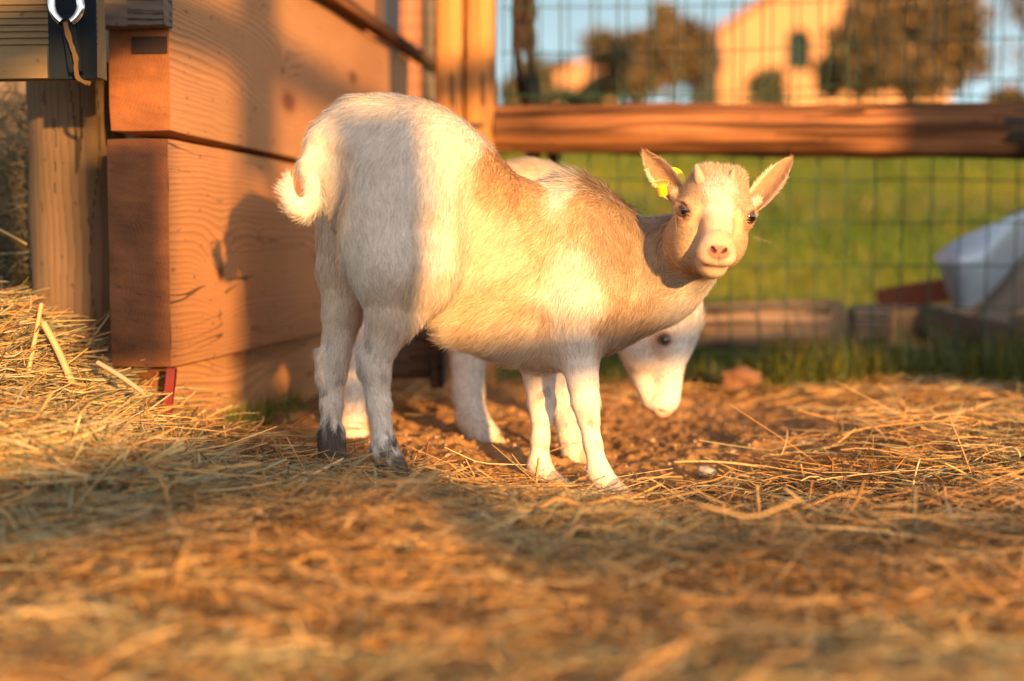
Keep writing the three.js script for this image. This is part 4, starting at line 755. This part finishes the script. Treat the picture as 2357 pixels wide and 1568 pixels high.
  const rule = (q, nn, r) => {
    const face = onFace(q); let lh = 0;
    if (face) {
      const l = q.clone().sub(S), lu = l.dot(uu), ll = l.dot(lat); lh = l.dot(hh);
      for (const e of eyeP) if (e.distanceTo(q) < 0.0102) return null;
      if (lh > 0.071 && Math.hypot(ll * 0.9, (lu - 0.001) * 1.35) < 0.0085) return null;
      if (lh > 0.068 && lu < -0.0135 && lu > -0.0205 && Math.abs(ll) < 0.009) return null;
      if (lh > 0.06 && Math.abs(lu + 0.0145 - 0.14 * Math.max(0, Math.abs(ll) - 0.008)) < 0.0016) return null;
    }
    const h = fur(q, nn, r); if (!h) return null;
    if (face) { const k = sstep(lh, 0.02, 0.07); h.len = Math.min(h.len, lerp(0.017, 0.0042, k)); h.w = lerp(0.00048, 0.0004, k); h.lift = Math.min(h.lift, lerp(0.85, 0.34, k)); h.stray = 0.5; { const v = 0.82 + 0.36 * r(); h.c = h.c.map((q_) => q_ * v); } }
    return h;
  };
  const H = growHair(body, 190000, 11, rule).concat(growHair(body, 620000, 12, (q, nn, r) => onFace(q) && q.z > -1.47 ? rule(q, nn, r) : null));
  // ears
  const INE = [0.44, 0.27, 0.16], OUTE = [0.74, 0.58, 0.44];
  const ears = [
    [at(1566, 455, 1.415), at(1487, 351, 1.425), V(0.75, 0.55, 0.3), V(0.32, 0.05, 0.95), 0.0118, 0.95],
    [at(1724, 482, 1.415), at(1820, 371, 1.425), V(0.74, -0.58, 0.3), V(-0.22, -0.12, 0.95), 0.0115, 0.9],
  ].map(([b, t, sd, nr, w, cup]) => { const ax = t.clone().sub(b).normalize(); sd.addScaledVector(ax, -sd.dot(ax)).normalize(); nr.addScaledVector(ax, -nr.dot(ax)).addScaledVector(sd, -nr.dot(sd) * 0.999).normalize(); const g = earGeo(b, t, sd, nr, w, cup, INE, OUTE); worldPart('ear', g.clone(), skinM, goat); return [g, ax, sd, nr, b, t, w]; });
  const EH = ears.flatMap(([g, ax, sd, nr, b, t, w], i) => growHair(g, 7000, 40 + i, (q, nn, r) => {
    const v = q.clone().sub(b), a = v.dot(sd) / w, inside = nn.dot(nr) > 0 && Math.abs(a) < 0.8;
    if (inside && r() < 0.45) return null;
    return { flow: ax.clone().addScaledVector(sd, inside ? -a * 0.9 : a * 0.6), len: inside ? 0.006 : 0.0042, lift: inside ? 0.5 : 0.35, w: 0.0004, stray: 0.35, c: inside ? [0.54, 0.36, 0.22] : [0.78, 0.63, 0.48] };
  }));
  // long lashes and cheek hairs, crest on the poll
  const r = rng(8), X = [];
  for (let i = 0; i < 16; i++) for (const k of [0, 1]) { const s = k ? 1 : -1, a = (i / 15 - 0.5) * 2.2; X.push({ p: eyeP[k].clone().addScaledVector(uu, 0.0072 * Math.cos(a)).addScaledVector(V().crossVectors(uu, eyeE[k]), 0.0082 * Math.sin(a)), n: uu, d: eyeE[k].clone().addScaledVector(uu, 0.5).addScaledVector(lat, s * 0.5).normalize(), s: hh, len: 0.004 + 0.002 * r(), lift: 0.35, curl: 0.2 * (r() - 0.5), w: 0.0003, tw: 0.3, c: [0.5, 0.32, 0.2] }); }
  for (let i = 0; i < 10; i++) { X.push({ p: hp(0.038, -0.008 + 0.004 * r(), 0.026 + 0.005 * r()), n: uu, d: lat.clone().addScaledVector(uu, -0.25).normalize(), s: hh, len: 0.02 + 0.008 * r(), lift: 0.1, curl: 0.3 * (r() - 0.3), w: 0.0003, tw: 0.3, c: [0.8, 0.62, 0.42] }, { p: hp(-0.039, 0.004 + 0.004 * r(), 0.022 + 0.006 * r()), n: lat.clone().negate(), d: uu.clone().multiplyScalar(-0.6).addScaledVector(hh, 0.75).addScaledVector(lat, 0.2).normalize(), s: hh, len: 0.017 + 0.006 * r(), lift: 0.1, curl: 0.3, w: 0.0003, tw: 0.3, c: [0.8, 0.64, 0.46] }); }
  const fm = worldPart('fur', hairGeo([H, EH, X]), hairM, goat); fm.userData.kind = 'stuff';
  eyeP.forEach((e, i) => { const look = eyeE[i].clone().multiplyScalar(0.75).addScaledVector(V(-0.12, -0.02, 1), 0.45).normalize(), o = part('eye', eyeGeo(0.0087, look, V(0.1, 1, 0)), eyeM, goat); o.position.copy(hp(...eyeC[i]).addScaledVector(eyeE[i], 0.0008).sub(goat.position)); });
  for (const [b, t] of [[at(1612, 414, 1.382), at(1597, 368, 1.377)], [at(1680, 426, 1.384), at(1690, 381, 1.379)]]) {
    const d = t.clone().sub(b), gs = new THREE.LatheGeometry([[0.0058, -0.004], [0.0053, 0.003], [0.0042, 0.007], [0.0031, 0.011], [0.0020, 0.0145], [0.0008, 0.016], [0, 0.0161]].map(([x, y]) => new THREE.Vector2(x, y)), 20), ps = gs.attributes.position;
    for (let i = 0; i < ps.count; i++) { const y = ps.getY(i), k = 1 + 0.07 * Math.sin(y * 2200) + 0.08 * N(ps.getX(i) * 300, y * 300, ps.getZ(i) * 300); ps.setX(i, ps.getX(i) * k + 2.5 * y * y); ps.setZ(i, ps.getZ(i) * k); }
    gs.computeVertexNormals(); const o = part('horn', gs, std({ color: rgb(0.46, 0.32, 0.23), roughness: 0.7 }), goat); o.position.copy(b.sub(goat.position)); o.quaternion.setFromUnitVectors(V(0, 1, 0), d.normalize());
  }
  { // ear tag: button in front, disc behind
    const o = new THREE.Group(); o.name = 'ear_tag'; goat.add(o); o.position.copy(at(1524, 433, 1.398).sub(goat.position)); o.rotation.set(0.5, -0.1, 0.2);
    part('button', new THREE.LatheGeometry([[0, -0.0075], [0.0042, -0.0075], [0.0047, -0.0068], [0.0051, 0.002], [0.0047, 0.0035], [0, 0.0037]].map(([a, b]) => new THREE.Vector2(a, b)), 28), M.yellow, o);
    part('collar', new THREE.TorusGeometry(0.0082, 0.0005, 8, 32).rotateX(Math.PI / 2).translate(-0.001, 0.0042, -0.002), M.yellow, o);
    const b = part('disc', new THREE.LatheGeometry([[0, -0.0009], [0.0118, -0.0009], [0.0124, 0], [0.0118, 0.0009], [0, 0.0009]].map(([a, c]) => new THREE.Vector2(a, c)), 32), M.yellow, o); b.position.copy(at(1543, 408, 1.436).sub(at(1524, 433, 1.398)).applyEuler(new THREE.Euler(-0.5, 0.1, -0.2))); b.rotation.set(0.75, 0, -0.5);
  }
  // hooves
  for (const [x, y, d, fx, fy, fd, c] of [[902, 1092, 1.362, 18, 14, -0.01, 0], [764, 1062, 1.462, 4, 14, -0.012, 0], [1398, 1122, 1.432, 24, 18, -0.008, 1], [1260, 1104, 1.514, 24, 16, -0.008, 1]]) {
    const pr = hoofCones(x, y, d, fx, fy, fd, 0.0105), lo = V(9, 9, 9), hi = V(-9, -9, -9); for (const p of pr) for (const q of [p.a, p.a.clone().add(p.ab)]) { lo.min(q); hi.max(q); }
    lo.subScalar(0.018); hi.addScalar(0.018); const gy = lowGround(hi.x * 0.5 + lo.x * 0.5, (hi.z + lo.z) / 2);
    const g = surfaceNet((X_, Y_, Z_) => Math.max(groupD(pr, 0.003, X_, Y_, Z_), gy - Y_ - 0.001), lo, hi, 0.0014);
    paint(g, (a, b, e) => { const n = 1 + 0.25 * fbm(a * 200, b * 90, e * 200, 3); return (c ? [0.42, 0.36, 0.31] : [0.06, 0.05, 0.042]).map((v) => v * n); });
    worldPart('hoof', g, std({ vertexColors: true, roughness: 0.75 }), goat);
  }
}
// the second kid, grazing behind
{
  const goat = thing('goat', 'white goat behind, its head lowered to graze beside the first goat', 'goat', V(0.03, 0, -1.82));
  const dn = V(0, -1, 0), X1 = V(1, 0, 0), Y1 = V(0, 1, 0), Z1 = V(0, 0, 1);
  const S = at(1524, 772, 1.76), Mz = at(1543, 905, 1.74), hh = V(0.02, -0.98, 0.2).normalize(), uu = V(0.95, 0.08, 0.3), lat = V();
  const T = at(1516, 892, 1.745); hh.copy(T.clone().sub(S)).normalize(); uu.addScaledVector(hh, -uu.dot(hh)).normalize(); lat.crossVectors(uu, hh).normalize(); if (lat.z < 0) lat.negate();
  const hp = (l, u, h) => S.clone().addScaledVector(lat, l).addScaledVector(uu, u).addScaledVector(hh, h), fl = hh.clone().multiplyScalar(-1);
  const hd = { flow: fl, len: 0.006, lift: 0.3 };
  const leg = (pts) => ({ k: 0.007, kj: 0.035, prims: chain(pts, { len: 0.008, lift: 0.25 }) });
  const spec = {
    trunk: { k: 0.035, prims: [
      ...chain([[1290, 600, 1.86, 0.06], [1400, 650, 1.84, 0.043], [1475, 720, 1.79, 0.034], [1515, 755, 1.765, 0.03]], { flow: V(-0.7, -0.5, 0), len: 0.013 }),
      ball(at(1000, 560, 1.88), X1, Y1, Z1, 0.11, 0.085, 0.062, { flow: V(-0.8, -0.6, 0), len: 0.016 }),
      ball(at(1190, 530, 1.88), X1, Y1, Z1, 0.12, 0.085, 0.062, { flow: V(-0.8, -0.6, 0), len: 0.016 }),
      ball(at(870, 540, 1.88), X1, Y1, Z1, 0.075, 0.085, 0.06, { flow: V(-0.6, -0.8, 0), len: 0.016 }),
      ball(at(1225, 470, 1.87), X1, Y1, Z1, 0.05, 0.045, 0.04, { flow: V(-0.8, -0.3, 0), len: 0.018, lift: 0.5 }),
    ] },
    limbs: [
      { k: 0.009, kj: 0.02, prims: [
        ball(hp(0, 0.006, -0.002), lat, uu, hh, 0.034, 0.036, 0.046, { ...hd, len: 0.012, lift: 0.5 }),
        ball(hp(0, 0.022, -0.022), lat, uu, hh, 0.026, 0.024, 0.032, { ...hd, len: 0.018, lift: 0.6 }),
        cone(hp(0, 0.006, 0.02), hp(0, 0.012, 0.078), 0.026, 0.0155, hd),
        ball(hp(0, 0.006, 0.086), lat, uu, hh, 0.0165, 0.0155, 0.018, { ...hd, len: 0.003 }),
        cone(hp(0, -0.03, 0.01), hp(0, -0.008, 0.082), 0.028, 0.0115, hd),
        ball(hp(0.02, -0.018, 0.018), lat, uu, hh, 0.016, 0.026, 0.034, hd), ball(hp(-0.02, -0.018, 0.018), lat, uu, hh, 0.016, 0.026, 0.034, hd),
        cone(hp(0.026, 0.008, 0.012), hp(0.027, 0.008, 0.02), 0.012, 0.011, hd),
      ] },
      leg([[850, 560, 1.85, 0.05], [850, 760, 1.83, 0.03], [815, 860, 1.82, 0.018], [812, 960, 1.8, 0.0155], [816, 1012, 1.79, 0.0185]]),
      leg([[1010, 620, 1.86, 0.04], [1080, 760, 1.84, 0.026], [1078, 900, 1.81, 0.0195], [1085, 960, 1.795, 0.0185], [1112, 1005, 1.78, 0.021]]),
      leg([[1270, 640, 1.86, 0.04], [1290, 800, 1.78, 0.024], [1290, 920, 1.74, 0.015], [1310, 1000, 1.70, 0.013], [1322, 1048, 1.69, 0.0145]]),
    ],
    carve: [
      { ...cone(hp(0, -0.0015, 0.106), hp(0.0165, -0.0045, 0.072), 0.0012, 0.001), k: 0.0016 }, { ...cone(hp(0.0085, 0.014, 0.104), hp(0.0105, 0.006, 0.096), 0.0024, 0.0016), k: 0.002 },
      { ...ball(hp(0.0405, 0.0105, 0.014), lat, uu, hh, 0.006, 0.0042, 0.0075), k: 0.0025 },
    ],
  };
  const WHITE = [0.8, 0.745, 0.67], CREAM = [0.68, 0.51, 0.33];
  const cs = [[hp(0.02, -0.02, 0.02), 0.045, [0.74, 0.62, 0.52], 0.8], [hp(0.03, 0.008, 0.014), 0.018, [0.6, 0.42, 0.32], 0.6], [at(1225, 440, 1.84), 0.06, CREAM, 0.5], [hp(0, 0.03, -0.02), 0.04, WHITE, 1]];
  const coat = (q, r) => { let c = WHITE; if (r) { const v = 0.8 + 0.3 * r() + 0.2 * N(q.x * 60, q.y * 60, q.z * 60); c = c.map((e) => e * v); } for (const [p, R_, col, k] of cs) c = mix3(c, col, k * (1 - sstep(p.distanceTo(q) / R_, 0.6, 1.1))); return c; };
  const eye = hp(0.0345, 0.0105, 0.014);
  const body = surfaceNet(fieldOf(spec), V(-0.3, -0.03, -2.0), V(0.3, 0.42, -1.62), 0.003, spec);
  paint(body, (x, y, z) => { const q = V(x, y, z), l = q.clone().sub(S), lh = l.dot(hh); let c = coat(q); if (lh > 0.088 && l.length() < 0.14) c = mix3(c, [0.6, 0.3, 0.21], 0.8 * sstep(lh, 0.09, 0.098)); const d = eye.distanceTo(q); return mix3(c, [0.26, 0.11, 0.07], 0.85 * (1 - sstep(d, 0.009, 0.0125))); });
  worldPart('body', body.clone(), skinM, goat);
  const fur = makeFur(spec, coat);
  const H = growHair(body, 90000, 21, (q, nn, r) => { const l = q.clone().sub(S), lh = l.dot(hh); if (eye.distanceTo(q) < 0.0085 || (lh > 0.092 && l.length() < 0.14)) return null; const h = fur(q, nn, r); if (h && lh > 0.02 && l.length() < 0.13 && q.x > 0.1) h.len = Math.min(h.len, 0.006); if (h) { h.w = 0.0008; h.lift = Math.max(h.lift, 0.4); h.stray = 0.45; } return h; });
  const ear = earGeo(hp(0.03, 0.004, -0.03), hp(0.075, -0.02, -0.062), uu.clone(), lat.clone().multiplyScalar(0.4).addScaledVector(hh, 0.9).normalize(), 0.017, 0.9, [0.5, 0.28, 0.2], [0.78, 0.7, 0.62]); worldPart('ear', ear, skinM, goat);
  worldPart('fur', hairGeo([H]), hairM, goat).userData.kind = 'stuff';
  const e = part('eye', eyeGeo(0.0082, lat.clone().addScaledVector(uu, 0.3), Y1), eyeM, goat); e.position.copy(eye.clone().addScaledVector(lat, -0.0012).sub(goat.position));
  for (const [x, y, d, fx, fy, fd] of [[816, 1016, 1.79, 2, 8, -0.006], [1116, 1006, 1.78, 18, 12, -0.004], [1324, 1050, 1.69, 10, 6, -0.004]]) {
    const pr = hoofCones(x, y, d, fx, fy, fd, 0.011), lo = V(9, 9, 9), hi = V(-9, -9, -9); for (const p of pr) for (const q of [p.a, p.a.clone().add(p.ab)]) { lo.min(q); hi.max(q); } lo.subScalar(0.018); hi.addScalar(0.018);
    const g = surfaceNet((X_, Y_, Z_) => groupD(pr, 0.004, X_, Y_, Z_), lo, hi, 0.0018); paint(g, () => [0.5, 0.38, 0.26]); worldPart('hoof', g, std({ vertexColors: true, roughness: 0.75 }), goat);
  }
}

// ------------------------------------------------------------------ dark trough behind the legs
{
  const t = thing('trough', 'dark weathered trough end glimpsed between the goats\' legs', 'trough', V(0, 0, -2.05));
  const a = at(865, 805, 2.05), b = at(1020, 862, 2.05), g = timber(b.x - a.x, 0.075, 0.12, 0.02, 0.004, 0.02, 3); g.translate((a.x + b.x) / 2, b.y + 0.03, -2.1); worldPart('side_board', g, [M.grey, M.grey], t);
  const g2 = timber(0.02, 0.1, 0.14, 0.004, 0.002, 0.02, 4); g2.translate(b.x - 0.008, b.y + 0.03, -2.09); worldPart('end_board', g2, [M.bark, M.bark], t);
}
// ------------------------------------------------------------------ straw, hay, stones, grass
function stalkGeo(kind, rad = 4, seg = 6, flat = 0.45) {                      // one unit long, one unit wide
  const pts = []; for (let i = 0; i <= seg; i++) { const t = i / seg - 0.5; pts.push(kind === 0 ? V(t, 2.5 * (0.25 - t * t), 5 * (0.25 - t * t)) : kind === 1 ? V(t, 1.5 * Math.sin(t * 5), 2.2 * Math.sin(t * 6)) : V(t, t > 0.1 ? (t - 0.1) * 16 : 0, t > 0.1 ? (t - 0.1) * 9 : -t * 2)); }
  const g = new THREE.BufferGeometry(), pos = [], ix = [];
  pts.forEach((p, i) => { const w = 0.5 * (i === 0 || i === seg ? 0.75 : 1); for (let j = 0; j < rad; j++) { const a = j / rad * 6.2832; pos.push(p.x, p.y + Math.sin(a) * w * flat, p.z + Math.cos(a) * w); } });
  for (let i = 0; i < seg; i++) for (let j = 0; j < rad; j++) { const a = i * rad + j, b = i * rad + (j + 1) % rad, c = a + rad, d = b + rad; ix.push(a, b, c, b, d, c); }
  ix.push(0, 2, 1, 0, 3, 2); const e = seg * rad; ix.push(e, e + 1, e + 2, e, e + 2, e + 3);
  g.setAttribute('position', new THREE.Float32BufferAttribute(pos, 3)); g.setIndex(ix); g.computeVertexNormals(); return g;
}
const stalkG = [stalkGeo(0), stalkGeo(1), stalkGeo(2)], strawM = std({ roughness: 0.6 });
const STRAW = [[0.54, 0.31, 0.11], [0.7, 0.47, 0.21], [0.46, 0.24, 0.07], [0.26, 0.13, 0.04], [0.6, 0.34, 0.11], [0.1, 0.055, 0.022], [0.14, 0.07, 0.025]], HAY = [[0.4, 0.36, 0.2], [0.32, 0.31, 0.18], [0.5, 0.41, 0.22], [0.24, 0.2, 0.1], [0.46, 0.36, 0.17], [0.2, 0.16, 0.08]];
function scatter(name, label, n, seed, place, cat) {
  const t = new THREE.Group(); t.name = name; scene.add(t); tag(t, label, null, null, 'stuff');
  const r = rng(seed), sets = [[], [], []], e = new THREE.Euler(0, 0, 0, 'YXZ'), q = new THREE.Quaternion();
  for (let i = 0; i < n; i++) {
    const s = place(r, i); if (!s) continue;
    e.set((r() - 0.5) * 2.4, s.yaw ?? r() * 6.2832, s.tilt); q.setFromEuler(e);
    sets[Math.floor(r() * 2.6)].push([new THREE.Matrix4().compose(V(s.x, s.y, s.z), q, V(s.len, s.w, s.w)), s.c, 0.7 + 0.6 * r()]);
  }
  sets.forEach((l, k) => { if (!l.length) return; const im = new THREE.InstancedMesh(stalkG[k], strawM, l.length); im.name = 'stalks'; im.userData.kind = 'stuff'; const c = new THREE.Color(); l.forEach(([m, col, v], i) => { im.setMatrixAt(i, m); im.setColorAt(i, c.setRGB(col[0] * v, col[1] * v, col[2] * v)); }); t.add(im); });
}
const pick = (r, l) => l[Math.floor(r() * l.length)];
const bare = bareEarth;
// thick bedding in the foreground and to the right
scatter('straw_bedding', 'loose trodden straw and hay covering the ground', 80000, 301, (r) => {
  const D = 0.62 + 1.95 * Math.pow(r(), 1.25), x = (r() * 2 - 1) * (0.385 * D + 0.12), b = bare(x, D); if (r() < b * 1.02) return null;
  const thick = (D < 1.35 ? 1 : 0.55) * (1 - b), n = N(x * 6, D * 6, 12); if (D > 1.4 && r() < 0.35 - n) return null;
  if (x < -0.2 - 0.0 * D && D > 1.75) return null;
  const up = r(), green = N(x * 4 + 3, D * 5, 7) > 0.1;
  const len = (0.03 + 0.1 * r() * r()) * (D > 1.5 ? 0.85 : 1);
  return { x, z: -D, y: earth(x, -D) + 0.001 + 0.038 * thick * r() * r() * (1 + n), len, w: 0.0008 + 0.0016 * r() * r() * r() + (r() < 0.04 ? 0.002 : 0), tilt: up < 0.9 ? (r() - 0.5) * 0.7 : up < 0.985 ? (r() - 0.5) * 1.4 : (r() - 0.5) * 3, c: pick(r, green && r() < 0.6 ? HAY : STRAW) };
});
scatter('long_straw', 'long coarse straw stalks lying loose on the bedding', 4200, 311, (r) => {
  const D = 0.7 + 1.6 * r(), x = (r() * 2 - 1) * (0.38 * D + 0.1); if (r() < bare(x, D) * 0.97 || (x < -0.22 && D > 1.7)) return null;
  const up = r(); return { x, z: -D, y: lowGround(x, -D) + 0.012 + 0.016 * r(), len: 0.07 + 0.13 * r() * r(), w: 0.0012 + 0.002 * r() * r(), tilt: up < 0.8 ? (r() - 0.5) * 0.35 : (r() - 0.5) * 1.3, c: pick(r, r() < 0.3 ? HAY.slice(0, 5) : [STRAW[0], STRAW[1], STRAW[1], STRAW[4], STRAW[2]]) };
});
// the heap on the left
scatter('hay_heap', 'heap of dry hay in front of the old post at left', 30000, 302, (r) => {
  const D = 1.0 + 1.0 * r(), x = -0.88 + 0.7 * r(), h = 0.158 * bump2(x, D, -0.63, 1.6, 0.19, 0.34) + 0.06 * bump2(x, D, -0.4, 1.24, 0.14, 0.13); if (h < 0.012 + 0.02 * r()) return null;
  if (x > -0.594 + 0.1299 * D - 0.03 && D > 1.56) return null;
  const up = r();
  return { x, z: -D, y: lowGround(x, -D) + 0.028 * r() * r(), len: 0.045 + 0.12 * r() * r(), w: 0.0011 + 0.0024 * r() * r(), tilt: up < 0.85 ? (r() - 0.5) * 0.8 : (r() - 0.5) * 2.2, c: pick(r, r() < 0.8 ? HAY : STRAW) };
});
// hay stored behind the post
scatter('hay_stack', 'hay stacked behind the old post, its shade put into the colour', 9000, 303, (r) => {
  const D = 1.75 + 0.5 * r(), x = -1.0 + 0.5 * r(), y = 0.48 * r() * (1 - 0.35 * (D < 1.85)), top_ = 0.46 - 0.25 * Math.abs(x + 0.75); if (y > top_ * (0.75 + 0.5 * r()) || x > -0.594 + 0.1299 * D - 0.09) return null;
  return { x, z: -D - 0.12 * y, y, len: 0.06 + 0.14 * r(), w: 0.0008 + 0.0012 * r(), tilt: (r() - 0.5) * 2.2, c: pick(r, HAY).map((v) => v * 0.55) };  // hay colour scaled down to stand in for shade
});
{ // single stalks that stand out
  const one = (label, pts, w, c) => { const cu = new THREE.CatmullRomCurve3(pts.map(([x, y, d]) => at(x, y, d))), g = new THREE.TubeGeometry(cu, 30, w, 7); return top('straw_stalk', g, std({ color: rgb(...c), roughness: 0.55 }), label, 'straw'); };
  one('long pale straw lying diagonally in the foreground below the hind hooves', [[975, 1128, 1.36], [1060, 1180, 1.27], [1170, 1252, 1.18], [1275, 1312, 1.1]], 0.0026, [0.62, 0.42, 0.2]);
  one('thick pale straw lying flat to the right of the goats', [[1682, 1042, 1.74], [1780, 1030, 1.75], [1880, 1015, 1.77]], 0.0028, [0.66, 0.5, 0.28]);
  one('bent straw arching beside the front hoof of the first goat', [[1455, 1110, 1.44], [1485, 1100, 1.43], [1560, 1140, 1.40], [1640, 1178, 1.37]], 0.0011, [0.6, 0.42, 0.2]);
  one('short upright straw stub right of the front hooves', [[1578, 1250, 1.22], [1580, 1215, 1.22], [1581, 1175, 1.22]], 0.0021, [0.5, 0.3, 0.12]);
  one('long pale stalk leaning out of the hay heap by the plank wall', [[225, 835, 1.45], [275, 865, 1.43], [330, 905, 1.40]], 0.0026, [0.6, 0.44, 0.26]);
  one('thick stalk standing in the hay heap against the old post', [[100, 745, 1.5], [130, 800, 1.49], [165, 880, 1.47]], 0.0038, [0.6, 0.38, 0.18]);
  one('tall stalk rising from the hay heap left of the thick one', [[60, 880, 1.47], [80, 780, 1.48], [95, 700, 1.5]], 0.0024, [0.58, 0.36, 0.16]);
  one('sunlit stalk crossing the dark hay left of the old post', [[-30, 515, 1.62], [20, 540, 1.64], [60, 562, 1.66]], 0.0018, [0.62, 0.42, 0.18]);
}
{ // stones
  const stone = (px, py, d, s, c, label, seed) => { const g = new THREE.IcosahedronGeometry(s, 4), a = g.attributes.position; for (let i = 0; i < a.count; i++) { const v = V().fromBufferAttribute(a, i), k = 1 + 0.3 * fbm(v.x / s + seed, v.y / s, v.z / s, 3); a.setXYZ(i, v.x * k, v.y * k * 0.75, v.z * k); } const m = mergeVertices(g); m.computeVertexNormals(); const p = at(px, py, d); m.translate(p.x, p.y, p.z); top('pebble', m, std({ color: rgb(...c), roughness: 0.8 }), label, 'stone'); };
  stone(1626, 1086, 1.585, 0.0095, [0.36, 0.33, 0.32], 'pale grey pebble on the ground right of the front hooves', 1);
  stone(1352, 1218, 1.27, 0.006, [0.5, 0.36, 0.22], 'small tan pebble below the front hooves', 2);
  stone(2345, 1180, 1.36, 0.012, [0.34, 0.35, 0.38], 'bluish pebble at the right edge of the straw', 3);
  const g = new THREE.DodecahedronGeometry(1, 1), im = new THREE.InstancedMesh(g, std({ roughness: 0.95 }), 9000), r = rng(55), c = new THREE.Color(), q = new THREE.Quaternion(), e = new THREE.Euler(), a = g.attributes.position;
  for (let i = 0; i < a.count; i++) { const x = a.getX(i), y = a.getY(i), z = a.getZ(i), k = 1 + 0.3 * N(x * 1.7, y * 1.7, z * 1.7); a.setXYZ(i, x * k, y * k, z * k); } g.computeVertexNormals();
  for (let i = 0; i < 9000; i++) { const D = 1.3 + 1.2 * r(), x = (r() - 0.45) * (0.62 * D), s = 0.0006 + 0.0019 * Math.pow(r(), 4); e.set(r() * 6, r() * 6, r() * 6); im.setMatrixAt(i, new THREE.Matrix4().compose(V(x, earth(x, -D) + s * 0.3, -D), q.setFromEuler(e), V(s, s * 0.7, s * (0.7 + 0.6 * r())))); const k = 0.6 + 0.7 * r(); im.setColorAt(i, c.setRGB(0.42 * k, 0.29 * k, 0.18 * k)); }
  im.name = 'soil_crumbs'; scene.add(im); tag(im, 'crumbs and grit of the trodden soil', null, null, 'stuff');
}
function grass(name, label, n, seed, place) {
  const pos = [], ix = []; for (let i = 0; i <= 4; i++) { const t = i / 4, w = 0.5 * (1 - t * t); pos.push(-w, t, 0.35 * t * t, w, t, 0.35 * t * t); if (i) { const a = i * 2; ix.push(a - 2, a - 1, a, a - 1, a + 1, a); } }
  const g = new THREE.BufferGeometry(); g.setAttribute('position', new THREE.Float32BufferAttribute(pos, 3)); g.setIndex(ix); g.computeVertexNormals();
  const r = rng(seed), L = []; for (let i = 0; i < n; i++) { const s = place(r); if (s) L.push(s); }
  const im = new THREE.InstancedMesh(g, new THREE.MeshPhysicalMaterial({ roughness: 0.6, transmission: 0.35, thickness: 0, side: THREE.DoubleSide }), L.length), c = new THREE.Color(), q = new THREE.Quaternion(), e = new THREE.Euler(0, 0, 0, 'YXZ');
  L.forEach((s, i) => { e.set((r() - 0.3) * 0.9, r() * 6.28, (r() - 0.5) * 0.5); im.setMatrixAt(i, new THREE.Matrix4().compose(V(s.x, s.y, s.z), q.setFromEuler(e), V(s.w, s.h, s.h))); im.setColorAt(i, c.setRGB(...s.c)); });
  im.name = name; scene.add(im); tag(im, label, null, null, 'stuff');
}
const GREEN = [[0.09, 0.16, 0.006], [0.13, 0.2, 0.008], [0.19, 0.21, 0.01], [0.28, 0.22, 0.02], [0.06, 0.11, 0.006]];
grass('fence_grass', 'long uncut grass along the foot of the fence', 14000, 401, (r) => { const x = 0.1 + 1.1 * r(), D = 2.44 + 0.3 * r(); if (x < 0.42 && r() < 0.75) return null; return { x, z: -D, y: (D < 2.6 ? lowGround(x, -D) : meadowH(x, -D)) - 0.004, w: 0.0022 + 0.002 * r(), h: (0.03 + 0.075 * r() * r()) * (x > 0.45 ? 1.5 : 1), c: pick(r, GREEN).map((v) => v * 0.7) }; });
grass('wall_grass', 'few green grass blades at the foot of the plank wall', 260, 402, (r) => { const D = 1.72 + 0.33 * r(), x = -0.594 + 0.1299 * D + 0.01 + 0.05 * r() * r(); return { x, z: -D, y: earth(x, -D) - 0.003, w: 0.0016 + 0.001 * r(), h: 0.015 + 0.03 * r(), c: pick(r, GREEN) }; });
grass('meadow_grass', 'grass of the meadow behind the fence', 60000, 403, (r) => { const D = 2.7 + 14 * Math.pow(r(), 1.6), x = lerp(-0.12, 0.42, r()) * D; return { x, z: -D, y: meadowH(x, -D) - 0.004, w: 0.003 + 0.0012 * D * r(), h: 0.03 + 0.05 * r() + 0.002 * D, c: pick(r, GREEN).map((v) => v * (0.9 + 0.25 * N(x * 0.6, D * 0.4, 3))) }; });


scene.traverse((o) => { if (o.isMesh) { o.castShadow = true; o.receiveShadow = true; } });
renderer.render(scene, camera);
